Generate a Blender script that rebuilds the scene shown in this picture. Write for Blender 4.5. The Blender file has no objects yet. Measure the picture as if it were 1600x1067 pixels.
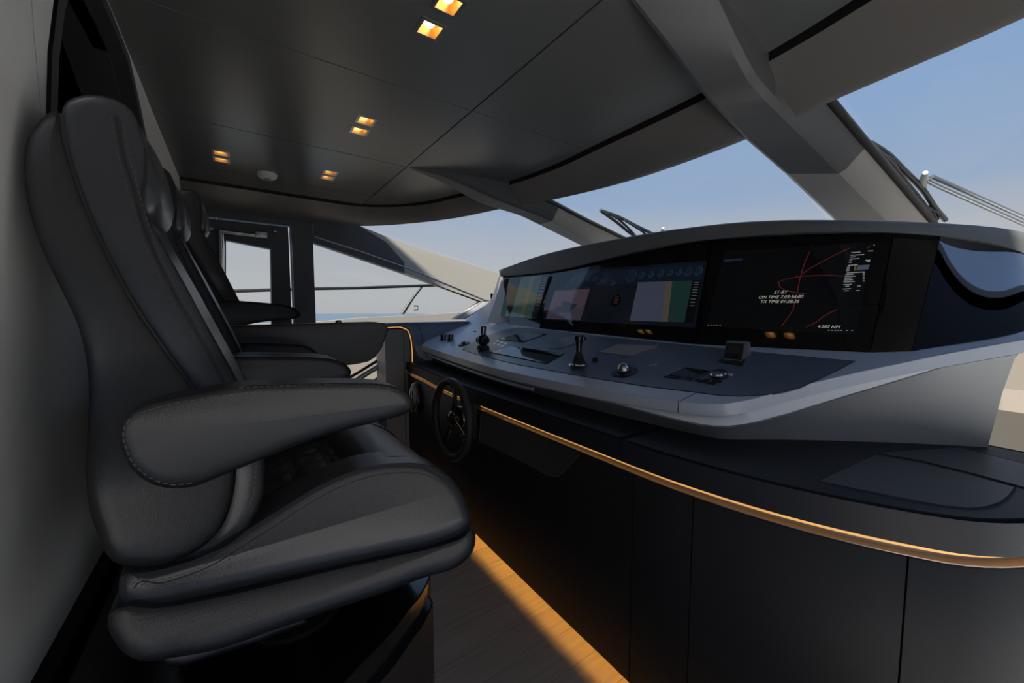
import bpy, bmesh, math, random
from mathutils import Vector, Matrix
from mathutils.geometry import tessellate_polygon
random.seed(7)
S = bpy.context.scene
COL = S.collection

# ------------------------------------------------------------------ camera
FPX = 612.0; YAW = math.radians(35.2); PIT = math.radians(-4.1); EYE = Vector((0, 0, 1.25))
FWD = Vector((math.sin(YAW)*math.cos(PIT), math.cos(YAW)*math.cos(PIT), math.sin(PIT)))
RGT = Vector((math.cos(YAW), -math.sin(YAW), 0)); UPV = RGT.cross(FWD)
cam_d = bpy.data.cameras.new('camera'); cam = bpy.data.objects.new('camera', cam_d); COL.objects.link(cam)
cam_d.sensor_width = 36; cam_d.lens = 36*FPX/1600; cam_d.clip_start = .02; cam_d.clip_end = 20000
cam.matrix_world = Matrix.Translation(EYE) @ Matrix((RGT, UPV, -FWD)).transposed().to_4x4()
S.camera = cam
S.view_settings.view_transform = 'Standard'; S.view_settings.look = 'None'
S.view_settings.gamma = 1; S.view_settings.use_curve_mapping = False; S.view_settings.exposure = 0.0

# ------------------------------------------------------------------ sky
w = bpy.data.worlds.new('sky'); S.world = w; w.use_nodes = True
nt = w.node_tree; nt.nodes.clear()
tc = nt.nodes.new('ShaderNodeTexCoord'); sp = nt.nodes.new('ShaderNodeSeparateXYZ')
nz = nt.nodes.new('ShaderNodeTexNoise'); nz.inputs['Scale'].default_value = 1.3; nz.inputs['Detail'].default_value = 5
mp = nt.nodes.new('ShaderNodeMapping'); mp.inputs['Scale'].default_value = (1, 1, 9)
mu = nt.nodes.new('ShaderNodeMath'); mu.operation = 'MULTIPLY_ADD'; mu.inputs[1].default_value = .10
rp = nt.nodes.new('ShaderNodeValToRGB'); bg = nt.nodes.new('ShaderNodeBackground'); out = nt.nodes.new('ShaderNodeOutputWorld')
cr = rp.color_ramp
stops = [(0.0, (.42, .42, .43)), (.05, (.44, .44, .45)), (.14, (.40, .42, .46)), (.26, (.27, .36, .51)), (.42, (.22, .335, .54)), (.62, (.22, .33, .53)), (1, (.17, .26, .44))]
cr.elements[0].position, cr.elements[0].color = stops[0][0], (*stops[0][1], 1)
cr.elements[1].position, cr.elements[1].color = stops[-1][0], (*stops[-1][1], 1)
for p, c in stops[1:-1]:
    e = cr.elements.new(p); e.color = (*c, 1)
nt.links.new(tc.outputs['Generated'], sp.inputs[0]); nt.links.new(tc.outputs['Generated'], mp.inputs[0])
nt.links.new(mp.outputs[0], nz.inputs[0]); nt.links.new(nz.outputs['Fac'], mu.inputs[0])
sb = nt.nodes.new('ShaderNodeMath'); sb.operation = 'SUBTRACT'; sb.inputs[1].default_value = .05
nt.links.new(sp.outputs['Z'], mu.inputs[2]); nt.links.new(mu.outputs[0], sb.inputs[0]); nt.links.new(sb.outputs[0], rp.inputs[0])
nt.links.new(rp.outputs[0], bg.inputs[0]); nt.links.new(bg.outputs[0], out.inputs[0])
bg.inputs[1].default_value = 1.15
# sun, low and soft through haze, from abaft the starboard beam
sd = bpy.data.lights.new('sun', 'SUN'); sd.energy = 12; sd.color = (1, .9, .76); sd.angle = math.radians(4)
sun = bpy.data.objects.new('sun', sd); COL.objects.link(sun)
sun.rotation_euler = Vector((.70, .28, -.8)).to_track_quat('-Z', 'Y').to_euler()

# ------------------------------------------------------------------ projection onto real planes
def ray(a, b): return FWD + RGT*((a-800)/FPX) + UPV*((533.5-b)/FPX)
def hit(px, n, d):
    r = ray(*px); n = Vector(n); t = (d-n.dot(EYE))/n.dot(r)
    return EYE + r*t
def PX(x, *ps): return [hit(p, (1, 0, 0), x) for p in ps]
def PY(y, *ps): return [hit(p, (0, 1, 0), y) for p in ps]
def PZ(z, *ps): return [hit(p, (0, 0, 1), z) for p in ps]
SL = .33
def desk(px, off=0.0): return hit(px, (-SL, 0, 1), .95-SL*1.08+off)          # sloping console top
DN = Vector((-SL, 0, 1)).normalized()
def zdesk(x): return .95+SL*(x-1.08)

# ------------------------------------------------------------------ materials
MATS = {}
def mat(name, col, rough=.5, metal=0, bump=0, bscale=200, var=0, vscale=3, emit=None, estr=1, coat=0, kind='noise', spec=.5, stretch=None):
    if name in MATS: return MATS[name]
    m = bpy.data.materials.new(name); m.use_nodes = True; t = m.node_tree; b = t.nodes['Principled BSDF']
    b.inputs['Base Color'].default_value = (*col, 1); b.inputs['Roughness'].default_value = rough
    b.inputs['Metallic'].default_value = metal; b.inputs['Coat Weight'].default_value = coat
    b.inputs['Specular IOR Level'].default_value = spec
    co = t.nodes.new('ShaderNodeTexCoord'); mpn = t.nodes.new('ShaderNodeMapping'); t.links.new(co.outputs['Object'], mpn.inputs[0])
    if stretch: mpn.inputs['Scale'].default_value = stretch
    n1 = t.nodes.new('ShaderNodeTexNoise'); n1.inputs['Scale'].default_value = vscale; n1.inputs['Detail'].default_value = 4
    t.links.new(mpn.outputs[0], n1.inputs[0])
    if var:
        mx = t.nodes.new('ShaderNodeMix'); mx.data_type = 'RGBA'
        mx.inputs[6].default_value = (*[c*(1-var) for c in col], 1); mx.inputs[7].default_value = (*[min(1, c*(1+var)) for c in col], 1)
        t.links.new(n1.outputs['Fac'], mx.inputs[0]); t.links.new(mx.outputs[2], b.inputs['Base Color'])
    if bump:
        if kind == 'voronoi':
            n2 = t.nodes.new('ShaderNodeTexVoronoi'); n2.inputs['Scale'].default_value = bscale; src = n2.outputs['Distance']
        else:
            n2 = t.nodes.new('ShaderNodeTexNoise'); n2.inputs['Scale'].default_value = bscale; src = n2.outputs['Fac']
        t.links.new(mpn.outputs[0], n2.inputs[0])
        bp = t.nodes.new('ShaderNodeBump'); bp.inputs['Strength'].default_value = bump; bp.inputs['Distance'].default_value = .002
        t.links.new(src, bp.inputs['Height']); t.links.new(bp.outputs[0], b.inputs['Normal'])
    if emit:
        b.inputs['Emission Color'].default_value = (*emit, 1); b.inputs['Emission Strength'].default_value = estr
    MATS[name] = m; return m
LEA = mat('seat_leather', (.044, .046, .052), .30, bump=.12, bscale=420, kind='voronoi', var=.12, vscale=6)
LEA2 = mat('shell_leather', (.034, .035, .037), .42, bump=.15, bscale=420, kind='voronoi', var=.12, vscale=6)
LEAD = mat('tuft_leather', (.035, .036, .039), .36, bump=.1, bscale=420, kind='voronoi')
THR = mat('thread', (.085, .08, .073), .8)
PIPE = mat('piping', (.02, .02, .021), .5)
CEIL = mat('ceiling_leather', (.105, .11, .11), .27, bump=.1, bscale=300, var=.06)
SOF = mat('soffit_leather', (.15, .142, .135), .45, bump=.12, bscale=260, var=.05)
BEAM = mat('beam_leather', (.095, .098, .104), .48, bump=.12, bscale=260)
PAINT = mat('beige_grey_lacquer', (.42, .405, .375), .42, bump=.03, bscale=90)
WALL = mat('pale_grey_panel', (.80, .80, .78), .55, bump=.04, bscale=30, var=.05)
CAB = mat('cabinet_leather', (.013, .013, .0155), .55, spec=.3, bump=.1, bscale=350, var=.08)
LEDG = mat('ledge_leather', (.015, .017, .024), .50, spec=.3, bump=.1, bscale=350, var=.08)
BLUE = mat('liner_leather', (.20, .235, .30), .45, bump=.1, bscale=350)
GREY = mat('grey_console_paint', (.50, .54, .63), .26, bump=.02, bscale=120)
TRAY = mat('dark_tray_paint', (.11, .135, .18), .32, bump=.03, bscale=300)
SILV = mat('lit_silver', (.93, .94, .97), .35)  # whitened to paint in light on the under-desk band; also on end fin
SKIRT = mat('skirt_paint', (.32, .325, .335), .5)
HOOD = mat('hood_leather', (.12, .125, .13), .5, bump=.12, bscale=300)
GLS = mat('black_glass', (.004, .004, .005), .04, spec=.6)
GLSE = mat('mirror_end_glass', (.22, .235, .27), .03, metal=1)  # same black glass, made metallic so its sky reflection shows brighter
GLOSSB = mat('black_lacquer', (.006, .006, .006), .12, coat=.3)
BLK = mat('matt_black', (.006, .006, .006), .7)
DARK = mat('dark_metal', (.03, .03, .032), .4, metal=.5)
CHR = mat('chrome', (.62, .62, .62), .14, metal=1)
GUN = mat('gunmetal', (.16, .16, .17), .22, metal=1)
STL = mat('brushed_steel', (.42, .43, .43), .35, metal=1)
WHT = mat('white_plastic', (.6, .6, .6), .4)
RUB = mat('rubber', (.02, .021, .023), .6)
CREAM = mat('cream_gelcoat', (.30, .265, .225), .4, var=.03)
SEA = mat('sea_water', (.05, .10, .17), .25, bump=.6, bscale=.5, var=.1)
TAN = mat('side_panel_taupe', (.32, .31, .30), .5, bump=.05, bscale=200)
GOLD = mat('reflector_gold', (.75, .50, .22), .3, metal=.9)
BULB = mat('warm_bulb', (1, .8, .5), .5, emit=(1, .74, .38), estr=3.0)
LED = mat('warm_led', (1, .6, .2), .5, emit=(1, .50, .15), estr=.62)
LEDF = mat('floor_led', (1, .6, .2), .5, emit=(1, .46, .08), estr=19)
def glassmat(name, tint, ref=.08):
    m = bpy.data.materials.new(name); m.use_nodes = True; t = m.node_tree; t.nodes.clear()
    o = t.nodes.new('ShaderNodeOutputMaterial'); a = t.nodes.new('ShaderNodeBsdfTransparent'); g = t.nodes.new('ShaderNodeBsdfGlossy')
    g.inputs['Roughness'].default_value = .02; a.inputs[0].default_value = (*tint, 1); mx = t.nodes.new('ShaderNodeMixShader')
    lw = t.nodes.new('ShaderNodeFresnel'); lw.inputs[0].default_value = 1.06
    lw.inputs[0].default_value = 1.03; mm = t.nodes.new('ShaderNodeMath'); mm.operation = 'MULTIPLY_ADD'; mm.inputs[1].default_value = .25; mm.inputs[2].default_value = .02
    t.links.new(lw.outputs[0], mm.inputs[0]); t.links.new(mm.outputs[0], mx.inputs[0]); t.links.new(a.outputs[0], mx.inputs[1]); t.links.new(g.outputs[0], mx.inputs[2]); t.links.new(mx.outputs[0], o.inputs[0])
    return m
PANE = glassmat('clear_pane', (.96, .98, .98))
# floor wood
def wood():
    m = mat('teak_plank', (.30, .245, .21), .5, bump=.15, bscale=60, stretch=(1, 14, 1))
    t = m.node_tree; b = t.nodes['Principled BSDF']; oi = t.nodes.new('ShaderNodeObjectInfo')
    n = [x for x in t.nodes if x.type == 'TEX_NOISE'][0]; n.inputs['Scale'].default_value = 4; n.inputs['Detail'].default_value = 8
    r = t.nodes.new('ShaderNodeValToRGB'); r.color_ramp.elements[0].color = (.30, .25, .225, 1); r.color_ramp.elements[1].color = (.52, .44, .39, 1)
    ad = t.nodes.new('ShaderNodeMath'); ad.operation = 'MULTIPLY_ADD'; ad.inputs[1].default_value = .25
    s2 = t.nodes.new('ShaderNodeMath'); s2.operation = 'SUBTRACT'; s2.inputs[1].default_value = .12
    t.links.new(oi.outputs['Random'], ad.inputs[0]); t.links.new(n.outputs['Fac'], ad.inputs[2]); t.links.new(ad.outputs[0], s2.inputs[0])
    t.links.new(s2.outputs[0], r.inputs[0]); t.links.new(r.outputs[0], b.inputs['Base Color']); return m
WOOD = wood()

# ------------------------------------------------------------------ object helpers
def tag(o, label=None, cat=None, group=None, kind=None):
    if label: o['label'] = label
    if cat: o['category'] = cat
    if group: o['group'] = group
    if kind: o['kind'] = kind
    return o
def worigin(p):
    v = Vector((0, 0, 0))
    while p is not None: v += Vector(p.location); p = p.parent
    return v
def thing(name, loc, label=None, cat=None, group=None, kind=None):
    o = bpy.data.objects.new(name, None); o.empty_display_size = .05; COL.objects.link(o); o.location = loc
    return tag(o, label, cat, group, kind)
def mesh(name, vs, fs, m, parent=None, smooth=40, org=None):
    """world coordinates in, one mesh object out"""
    o0 = worigin(parent)
    vs = [Vector(v) for v in vs]
    if org is None:
        org = o0 if parent else Vector((sum(v.x for v in vs)/len(vs), sum(v.y for v in vs)/len(vs), min(v.z for v in vs)))
    me = bpy.data.meshes.new(name); me.from_pydata([v-org for v in vs], [], fs); me.validate(); me.update()
    bm = bmesh.new(); bm.from_mesh(me); bmesh.ops.recalc_face_normals(bm, faces=bm.faces); bm.to_mesh(me); bm.free()
    me.materials.append(m)
    if smooth:
        me.polygons.foreach_set('use_smooth', [True]*len(me.polygons)); me.set_sharp_from_angle(angle=math.radians(smooth))
    o = bpy.data.objects.new(name, me); COL.objects.link(o); o.parent = parent; o.location = org-o0
    return o
def combine(parts):
    vs = []; fs = []
    for v, f in parts:
        k = len(vs); vs += list(v); fs += [tuple(i+k for i in q) for q in f]
    return vs, fs
def g_box(lo, hi):
    x0, y0, z0 = lo; x1, y1, z1 = hi
    v = [(x0, y0, z0), (x1, y0, z0), (x1, y1, z0), (x0, y1, z0), (x0, y0, z1), (x1, y0, z1), (x1, y1, z1), (x0, y1, z1)]
    return v, [(0, 3, 2, 1), (4, 5, 6, 7), (0, 1, 5, 4), (1, 2, 6, 5), (2, 3, 7, 6), (3, 0, 4, 7)]
def bevel(o, w, seg=3):
    bm = bmesh.new(); bm.from_mesh(o.data)
    bmesh.ops.bevel(bm, geom=[e for e in bm.edges if len(e.link_faces) == 2 and e.calc_face_angle(0) > .5], offset=w, segments=seg, affect='EDGES', profile=.5)
    bm.to_mesh(o.data); bm.free()
    o.data.polygons.foreach_set('use_smooth', [True]*len(o.data.polygons)); o.data.set_sharp_from_angle(angle=math.radians(40))
    return o
def box(name, lo, hi, m, parent=None, bev=0):
    v, f = g_box(lo, hi); o = mesh(name, v, f, m, parent, smooth=30)
    return bevel(o, bev) if bev else o
def spline(pts, n=60, closed=False):
    P = [Vector(p) for p in pts]; k = len(P)
    segs = k if closed else k-1
    g = lambda i: P[i % k] if closed else P[max(0, min(k-1, i))]
    ln = [(g(i+1)-g(i)).length for i in range(segs)]; tot = sum(ln); res = []; N = n if closed else n-1
    for j in range(n):
        s = tot*j/N; i = 0
        while i < segs-1 and s > ln[i]: s -= ln[i]; i += 1
        t = min(1, s/max(ln[i], 1e-9)); a, b, c, d = g(i-1), g(i), g(i+1), g(i+2)
        # chord-aware tangents keep tight corners from overshooting
        l0 = max((b-a).length, 1e-6); l1 = max((c-b).length, 1e-6); l2 = max((d-c).length, 1e-6)
        m1 = ((b-a)/l0*l1+(c-b)/l1*l0)/(l0+l1)*l1 if (b-a).length > 1e-6 else (c-b)
        m2 = ((c-b)/l1*l2+(d-c)/l2*l1)/(l1+l2)*l1 if (d-c).length > 1e-6 else (c-b)
        h = t*t*(3-2*t)
        res.append(b*(2*t**3-3*t*t+1)+m1*(t**3-2*t*t+t)+c*h+m2*(t**3-t*t))
    return res
def lerpline(pts, n):
    P = [Vector(p) for p in pts]; L = [0]
    for a, b in zip(P, P[1:]): L.append(L[-1]+(b-a).length)
    r = []
    for j in range(n):
        s = L[-1]*j/(n-1); i = 0
        while i < len(P)-2 and s > L[i+1]: i += 1
        r.append(P[i].lerp(P[i+1], (s-L[i])/max(1e-9, L[i+1]-L[i])))
    return r
def g_loft(rings, closed=True, cap=True):
    n = len(rings[0]); vs = [v for r in rings for v in r]; fs = []
    for i in range(len(rings)-1):
        for j in range(n if closed else n-1):
            a = i*n+j; b = i*n+(j+1) % n; fs.append((a, b, b+n, a+n))
    if cap and closed:
        for base in (0, (len(rings)-1)*n):
            tri = tessellate_polygon([[Vector(v) for v in vs[base:base+n]]])
            fs += [tuple(base+i for i in t) for t in tri]
    return vs, fs
def inset2(poly, d):
    """shrink a 2-D polygon (list of (u,v)) by d along averaged normals"""
    n = len(poly); A = sum(poly[i][0]*poly[(i+1) % n][1]-poly[(i+1) % n][0]*poly[i][1] for i in range(n)); s = 1 if A > 0 else -1
    r = []
    for i in range(n):
        a, b, c = poly[i-1], poly[i], poly[(i+1) % n]
        def nn(p, q):
            dx, dy = q[0]-p[0], q[1]-p[1]; l = math.hypot(dx, dy) or 1; return (-dy/l*s, dx/l*s)
        n1, n2 = nn(a, b), nn(b, c); m = (n1[0]+n2[0], n1[1]+n2[1]); l = math.hypot(*m) or 1
        r.append((b[0]+m[0]/l*d, b[1]+m[1]/l*d))
    return r
def rims(prof, y0, y1, r0, r1=None, seg=5, frame=None, flat=False):
    """quarter-round rims of radius r0 / r1 at the two ends of an extruded profile, with a narrow flat ring inside each cap"""
    fr = frame or (lambda u, y, v: Vector((u, y, v))); r1 = r0 if r1 is None else r1
    def side_(y, r, sg):
        R = [[fr(u, y, v) for u, v in inset2(prof, r*1.12+.0004)]] if flat else []
        for k in range(seg+1):
            sn = math.sin(math.pi/2*k/seg)
            R.append([fr(u, y+sg*r*(1-sn), v) for u, v in inset2(prof, r*(1-math.sqrt(max(0.0, 2*sn-sn*sn))))])
        return R
    return side_(y0, r0, 1)+side_(y1, r1, -1)[::-1]
def puff(name, prof, y0, y1, r, m, parent=None, seg=5, frame=None, r1=None):
    v, f = g_loft(rims(prof, y0, y1, r, r1, seg, frame)); return mesh(name, v, f, m, parent, smooth=50)
def slab(name, outline, z0, z1, r, m, parent=None, zf=None):
    """outline in (x,y); rounded rims top and bottom"""
    fr = lambda u, h, v: Vector((u, v, h+(zf(u, v) if zf else 0)))
    v, f = g_loft(rims(outline, z0, z1, r, None, 4, fr, True)); return mesh(name, v, f, m, parent, smooth=50)
def g_prism(poly3, vec, holes=()):
    """polygon (list of 3-D points) with holes, pushed along vec"""
    loops = [[Vector(p) for p in poly3]]+[[Vector(p) for p in h] for h in holes]; vec = Vector(vec)
    flat = [p for l in loops for p in l]; n = len(flat); tri = tessellate_polygon(loops)
    vs = flat+[p+vec for p in flat]; fs = [tuple(t) for t in tri]+[tuple(i+n for i in t)[::-1] for t in tri]; k = 0
    for l in loops:
        m_ = len(l)
        for i in range(m_): a = k+i; b = k+(i+1) % m_; fs.append((a, b, b+n, a+n))
        k += m_
    return vs, fs
def prism(name, poly3, vec, m, parent=None, holes=(), smooth=30):
    v, f = g_prism(poly3, vec, holes); return mesh(name, v, f, m, parent, smooth=smooth)
def g_tube(pts, r, seg=10, closed=False, cap=True):
    P = [Vector(p) for p in pts]; n = len(P); rings = []; rr = r if isinstance(r, (list, tuple)) else [r]*n
    up = Vector((0, 0, 1)); prev = None
    for i, p in enumerate(P):
        a = P[i-1] if (i > 0 or closed) else p; b = P[(i+1) % n] if (i < n-1 or closed) else p
        t = (b-a).normalized(); u = (prev if prev is not None else (up if abs(t.z) < .9 else Vector((1, 0, 0))))
        u = (u-t*u.dot(t)).normalized(); prev = u; w_ = t.cross(u)
        rings.append([p+(u*math.cos(2*math.pi*k/seg)+w_*math.sin(2*math.pi*k/seg))*rr[i] for k in range(seg)])
    if closed: rings.append(rings[0])
    return g_loft(rings, True, cap and not closed)
def tube(name, pts, r, m, parent=None, seg=10, closed=False):
    v, f = g_tube(pts, r, seg, closed); return mesh(name, v, f, m, parent, smooth=50)
def g_lathe(prof, c, axis=(0, 0, 1), seg=24):
    """prof: (radius, height) along axis from c"""
    ax = Vector(axis).normalized(); u = ax.orthogonal().normalized(); v_ = ax.cross(u); c = Vector(c)
    rings = [[c+ax*h+(u*math.cos(2*math.pi*k/seg)+v_*math.sin(2*math.pi*k/seg))*max(r, 1e-4) for k in range(seg)] for r, h in prof]
    return g_loft(rings)
def lathe(name, prof, c, m, parent=None, axis=(0, 0, 1), seg=24):
    v, f = g_lathe(prof, c, axis, seg); return mesh(name, v, f, m, parent, smooth=40)
def dup(root, off, label=None, name=None, skip=()):
    r = root.copy(); COL.objects.link(r); r.location = Vector(root.location)+Vector(off)
    if label: r['label'] = label
    for ch in root.children:
        c = ch.copy(); COL.objects.link(c); c.parent = r
        for g in ch.children:
            d = g.copy(); COL.objects.link(d); d.parent = c
    return r
def g_stitch(path, nrm, ln=.006, gap=.004, wd=.0009, ht=.0008):
    parts = []; P = [Vector(p) for p in path]; L = [0]
    for a, b in zip(P, P[1:]): L.append(L[-1]+(b-a).length)
    s = 0; i = 0; nrm = Vector(nrm)
    while s+ln < L[-1]:
        while i < len(P)-2 and L[i+1] < s: i += 1
        t = (P[i+1]-P[i]).normalized(); p = P[i]+t*(s-L[i]); q = p+t*ln; sd_ = t.cross(nrm).normalized()*wd
        a, b, c, d = p-sd_, q-sd_, q+sd_, p+sd_; h = nrm*ht
        parts.append(([a, b, c, d, a+h, b+h, c+h, d+h], [(4, 5, 6, 7), (0, 1, 5, 4), (1, 2, 6, 5), (2, 3, 7, 6), (3, 0, 4, 7)])); s += ln+gap
    return combine(parts)

# ================================================================== SETTING
XW = -.235                                                   # aft bulkhead at the ceiling; it leans back towards the floor
XB = -.375
def xwall(z): return XB+(XW-XB)*(z-.46)/(2.05-.46)
WN = Vector((1, 0, -(XW-XB)/(2.05-.46))); WD = XW-(XW-XB)/(2.05-.46)*2.05
def onwall(px): return hit(px, WN, WD)
YF = 3.35; YN = -.5                                          # port and starboard side walls

# floor planks
fl = thing('floor', (0, 0, 0), kind='structure')
box('subfloor', (-.6, YN, -.08), (2.6, 3.6, -.012), BLK, fl)
yy = YN; k = 0
while yy < 3.5:
    v, f = g_box((-.6, yy+.0008, -.012), (2.4, yy+.1302, 0)); mesh('plank', v, f, WOOD, fl, smooth=0)
    yy += .131

# aft bulkhead with the dark arched opening
arch = [onwall(p) for p in [(73, 222), (72, 170), (74, 80), (84, 0)]]
archr = [onwall(p) for p in [(168, 0), (181, 35), (198, 85), (208, 130), (218, 175), (226, 215)]]
a0 = arch[-1]; a1 = archr[0]
topc = spline([arch[-1], onwall((104, -62)), onwall((135, -60)), archr[0]], 8)
outl = arch+topc[1:-1]+archr
outl = [Vector((p.x, p.y, min(p.z, 2.03))) for p in outl]
bl = Vector((xwall(.9), outl[0].y, .9)); br = Vector((xwall(.9), outl[-1].y, .9))
hole = outl
def wp(y, z): return Vector((xwall(z), y, z))
wl = thing('wall_left', (XW, 1.4, 0), kind='structure')
prism('bulkhead_panel', [wp(YN, 0), wp(YN, 2.12), wp(3.45, 2.12), wp(3.45, 0)], (-.09, 0, 0), WALL, wl, holes=[hole])
# inner frame of the opening, two steps and a dark back
def ringband(name, loop, inn, dx0, dx1, m):
    c = sum(loop, Vector())/len(loop)
    a = [p+Vector((dx0, 0, 0)) for p in loop]
    ln = [Vector((p.x+dx0, p.y+(inn if p.y < c.y else -inn), p.z-(inn if p.z > 1.9 else 0))) for p in loop]
    b = [p+Vector((dx1-dx0, 0, 0)) for p in ln]; a2 = [p+Vector((dx1-dx0, 0, 0)) for p in a]
    v, f = g_loft([a, ln, b, a2], closed=True, cap=False); return mesh(name, v, f, m, wl, smooth=30)
FRM = mat('opening_frame', (.045, .045, .047), .4)
ringband('opening_frame', hole, .034, .006, -.06, FRM)
ringband('inner_frame', [Vector((p.x, p.y+(.036 if p.y < 1.2 else -.036), p.z)) for p in hole], .034, -.03, -.12, FRM)
v, f = g_box((-1.3, -.2, .5), (-.34, 3.2, 2.12)); nb_ = mesh('dark_recess', v, [q for i, q in enumerate(f) if i != 3], BLK, wl, smooth=0)
prism('passage_wall', [wp(YN, 0)+Vector((-.10, 0, 0)), wp(YN, 2.12)+Vector((-.10, 0, 0)), wp(3.45, 2.12)+Vector((-.10, 0, 0)), wp(3.45, 0)+Vector((-.10, 0, 0))], (-.02, 0, 0), BLK, wl, holes=[[p+Vector((-.10, (-.05 if p.y < 1.2 else .05), 0)) for p in hole]])
tube('recess_trim', spline([onwall((134, 0))+Vector((-.12, .05, 0)), onwall((152, 35))+Vector((-.12, .05, 0)), onwall((166, 70))+Vector((-.12, .05, 0)), onwall((176, 100))+Vector((-.12, .05, 0))], 12), .003, DARK, wl)
sm = [onwall(p)+Vector((.001, 0, 0)) for p in [(48, 0), (52, 60), (58, 120), (62, 170)]]
tube('panel_joint', sm, .0005, TAN, wl, seg=6)

# ceiling: recessed-joint leather panels
REC = [(-.30, 3.07), (.25, 3.08), (.52, 3.085), (.80, 3.06), (1.0, 2.93), (1.15, 2.75), (1.28, 2.42), (1.42, 2.0), (1.47, 1.6), (1.462, 1.34), (1.455, .98), (1.445, .80), (1.405, .61), (1.38, .467), (1.35, .349), (1.28, .1), (1.13, -.1), (.9, -.24), (.3, -.27), (-.30, -.27)]
LIP = [(-.30, 3.38), (.25, 3.38), (.58, 3.36), (.91, 3.16), (1.14, 2.88), (1.32, 2.56), (1.45, 2.16), (1.60, 1.77), (1.69, 1.3), (1.69, 1.04), (1.665, .78), (1.60, .5), (1.565, .33), (1.516, .1), (1.35, -.2), (.9, -.42), (.3, -.46), (-.30, -.46)]
rec = spline([(x, y, 0) for x, y in REC], 120)
def xrec(y, off=.028):
    best = -.3
    for a, b in zip(rec, rec[1:]):
        if (a.y-y)*(b.y-y) <= 0 and abs(a.y-b.y) > 1e-6:
            x = a.x+(b.x-a.x)*(y-a.y)/(b.y-a.y); best = max(best, x)
    return best-off
ce = thing('ceiling', (.6, 1.4, 2.05), kind='structure')
G = .003; ZC = 2.05
rowsy = [-.24, -.03, .69, 1.41, 2.135, 2.79, 3.05]
lights = [(.483, 1.087), (.486, .975), (.478, 1.735), (.480, 1.845), (.477, 2.475), (.479, 2.572), (-.025, 2.495), (-.025, 2.60)]
LH = .030
for y0, y1 in zip(rowsy, rowsy[1:]):
    x0, x1 = XW-.02, .80
    holes = [[(lx-LH, ly-LH, ZC), (lx+LH, ly-LH, ZC), (lx+LH, ly+LH, ZC), (lx-LH, ly+LH, ZC)] for lx, ly in lights if y0 < ly < y1]
    e1 = min(x1-G, xrec(y1-G) if y1 > 3 else 9)
    prism('ceiling_panel', [(x0, y0+G, ZC), (x1-G, y0+G, ZC), (e1, y1-G, ZC), (x0, y1-G, ZC)], (0, 0, .02), CEIL, ce, holes=holes)
    n = 10; ys = [y0+G+(y1-y0-2*G)*i/n for i in range(n+1)]
    edge = [(xrec(y), y, ZC) for y in ys if xrec(y) > x1+.02]
    if len(edge) > 1:
        prism('ceiling_panel', [(x1+G, edge[0][1], ZC)]+edge+[(x1+G, edge[-1][1], ZC)], (0, 0, .02), CEIL, ce)
lipc = spline([(x, y, 0) for x, y in LIP], 120)
prism('roof_light_block', [(-.5, -.6, 2.13)]+[(p.x+.02, p.y, 2.13) for p in lipc][::-1]+[(-.5, 3.5, 2.13)], (0, 0, .05), BLK, ce)  # unseen slab added over the ceiling to block sky light
# padded soffit running round the windscreen
lpz = 1.93
rings = []
for u in range(9):
    t = u/8; ring = []
    for a, b in zip(rec, lipc):
        p = a.lerp(b, t); ring.append(Vector((p.x, p.y, 2.038*(1-t)+lpz*t-.014*math.sin(math.pi*t))))
    rings.append(ring)
rings.append([Vector((p.x+.012, p.y, lpz+.006)) for p in lipc]); rings.append([Vector((p.x+.014, p.y, 2.13)) for p in lipc])
v, f = g_loft(rings, closed=False, cap=False)
so = mesh('trim_1', v, f, SOF, smooth=60); tag(so, kind='structure')
v, f = g_loft([[Vector((p.x, p.y, 2.038)) for p in rec], [Vector((p.x, p.y, 2.12)) for p in rec]], closed=False, cap=False)
mesh('cove_back', v, f, BLK, so, smooth=60)

# windscreen beams
def bplane(px): return hit(px, (.24, 0, 1), 1.897+.24*1.69)
def gplane(px, off=0): return hit(px, (.24, 0, 1), 1.99+.24*1.69+off)
def beam(idx, top, farpx, nearpx, glasspx, seamt, side):
    """top: list of (x, yfar, ynear, z) before the bend"""
    if side == 'near':
        F = [PZ(z, p)[0] for p, z in top[0]]+[bplane(p) for p in farpx]; N = [PZ(z, p)[0] for p, z in top[1]]+[bplane(p) for p in nearpx]
    else:
        F = [Vector((x, a, z)) for x, a, b, z in top]+[bplane(p) for p in farpx]; N = [Vector((x, b, z)) for x, a, b, z in top]+[bplane(p) for p in nearpx]
    ext = lambda L: L+[L[-1]+(L[-1]-L[-2]).normalized()*1.1]
    F = ext(F); N = ext(N); n = 40; F = lerpline(F, n); N = lerpline(N, n)
    sec = []
    for a, b in zip(F, N):
        up = .07 if a.x > 1.5 else .055+.05
        o = .045
        s = 1 if a.y > b.y else -1
        r = .012; d = (b-a).normalized()
        sec.append([a+Vector((0, s*o, up)), a+Vector((0, s*.008, .012)), a+d*r, b-d*r, b+Vector((0, -s*.010, .014)), None])
        tt = min(1, max(0, (b.x-1.42)/.2)); tt = tt*tt*(3-2*tt)
        sec[-1][-1] = Vector((b.x, b.y-.006, 2.062)).lerp(b+Vector((0, -.072, .085)), tt)
    k = int(seamt*n)
    tr = thing('trim_%d' % idx, (F[0].x, F[0].y, 2.05), kind='structure')
    v, f = g_loft(sec[:k]); mesh('beam_cover', v, f, BEAM, tr, smooth=25)
    v, f = g_loft([[q+Vector((.004, 0, .0015)) for q in sec[k-1]]]+sec[k:]); mesh('lower_beam_cover', v, f, PAINT, tr, smooth=25)
    rb = [s_[5]+Vector((0, -.004, .0)) for s_ in sec if s_[5].x > 1.6]
    tube('glazing_seal', rb, .014, RUB, tr, seg=8)
    return tr
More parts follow.
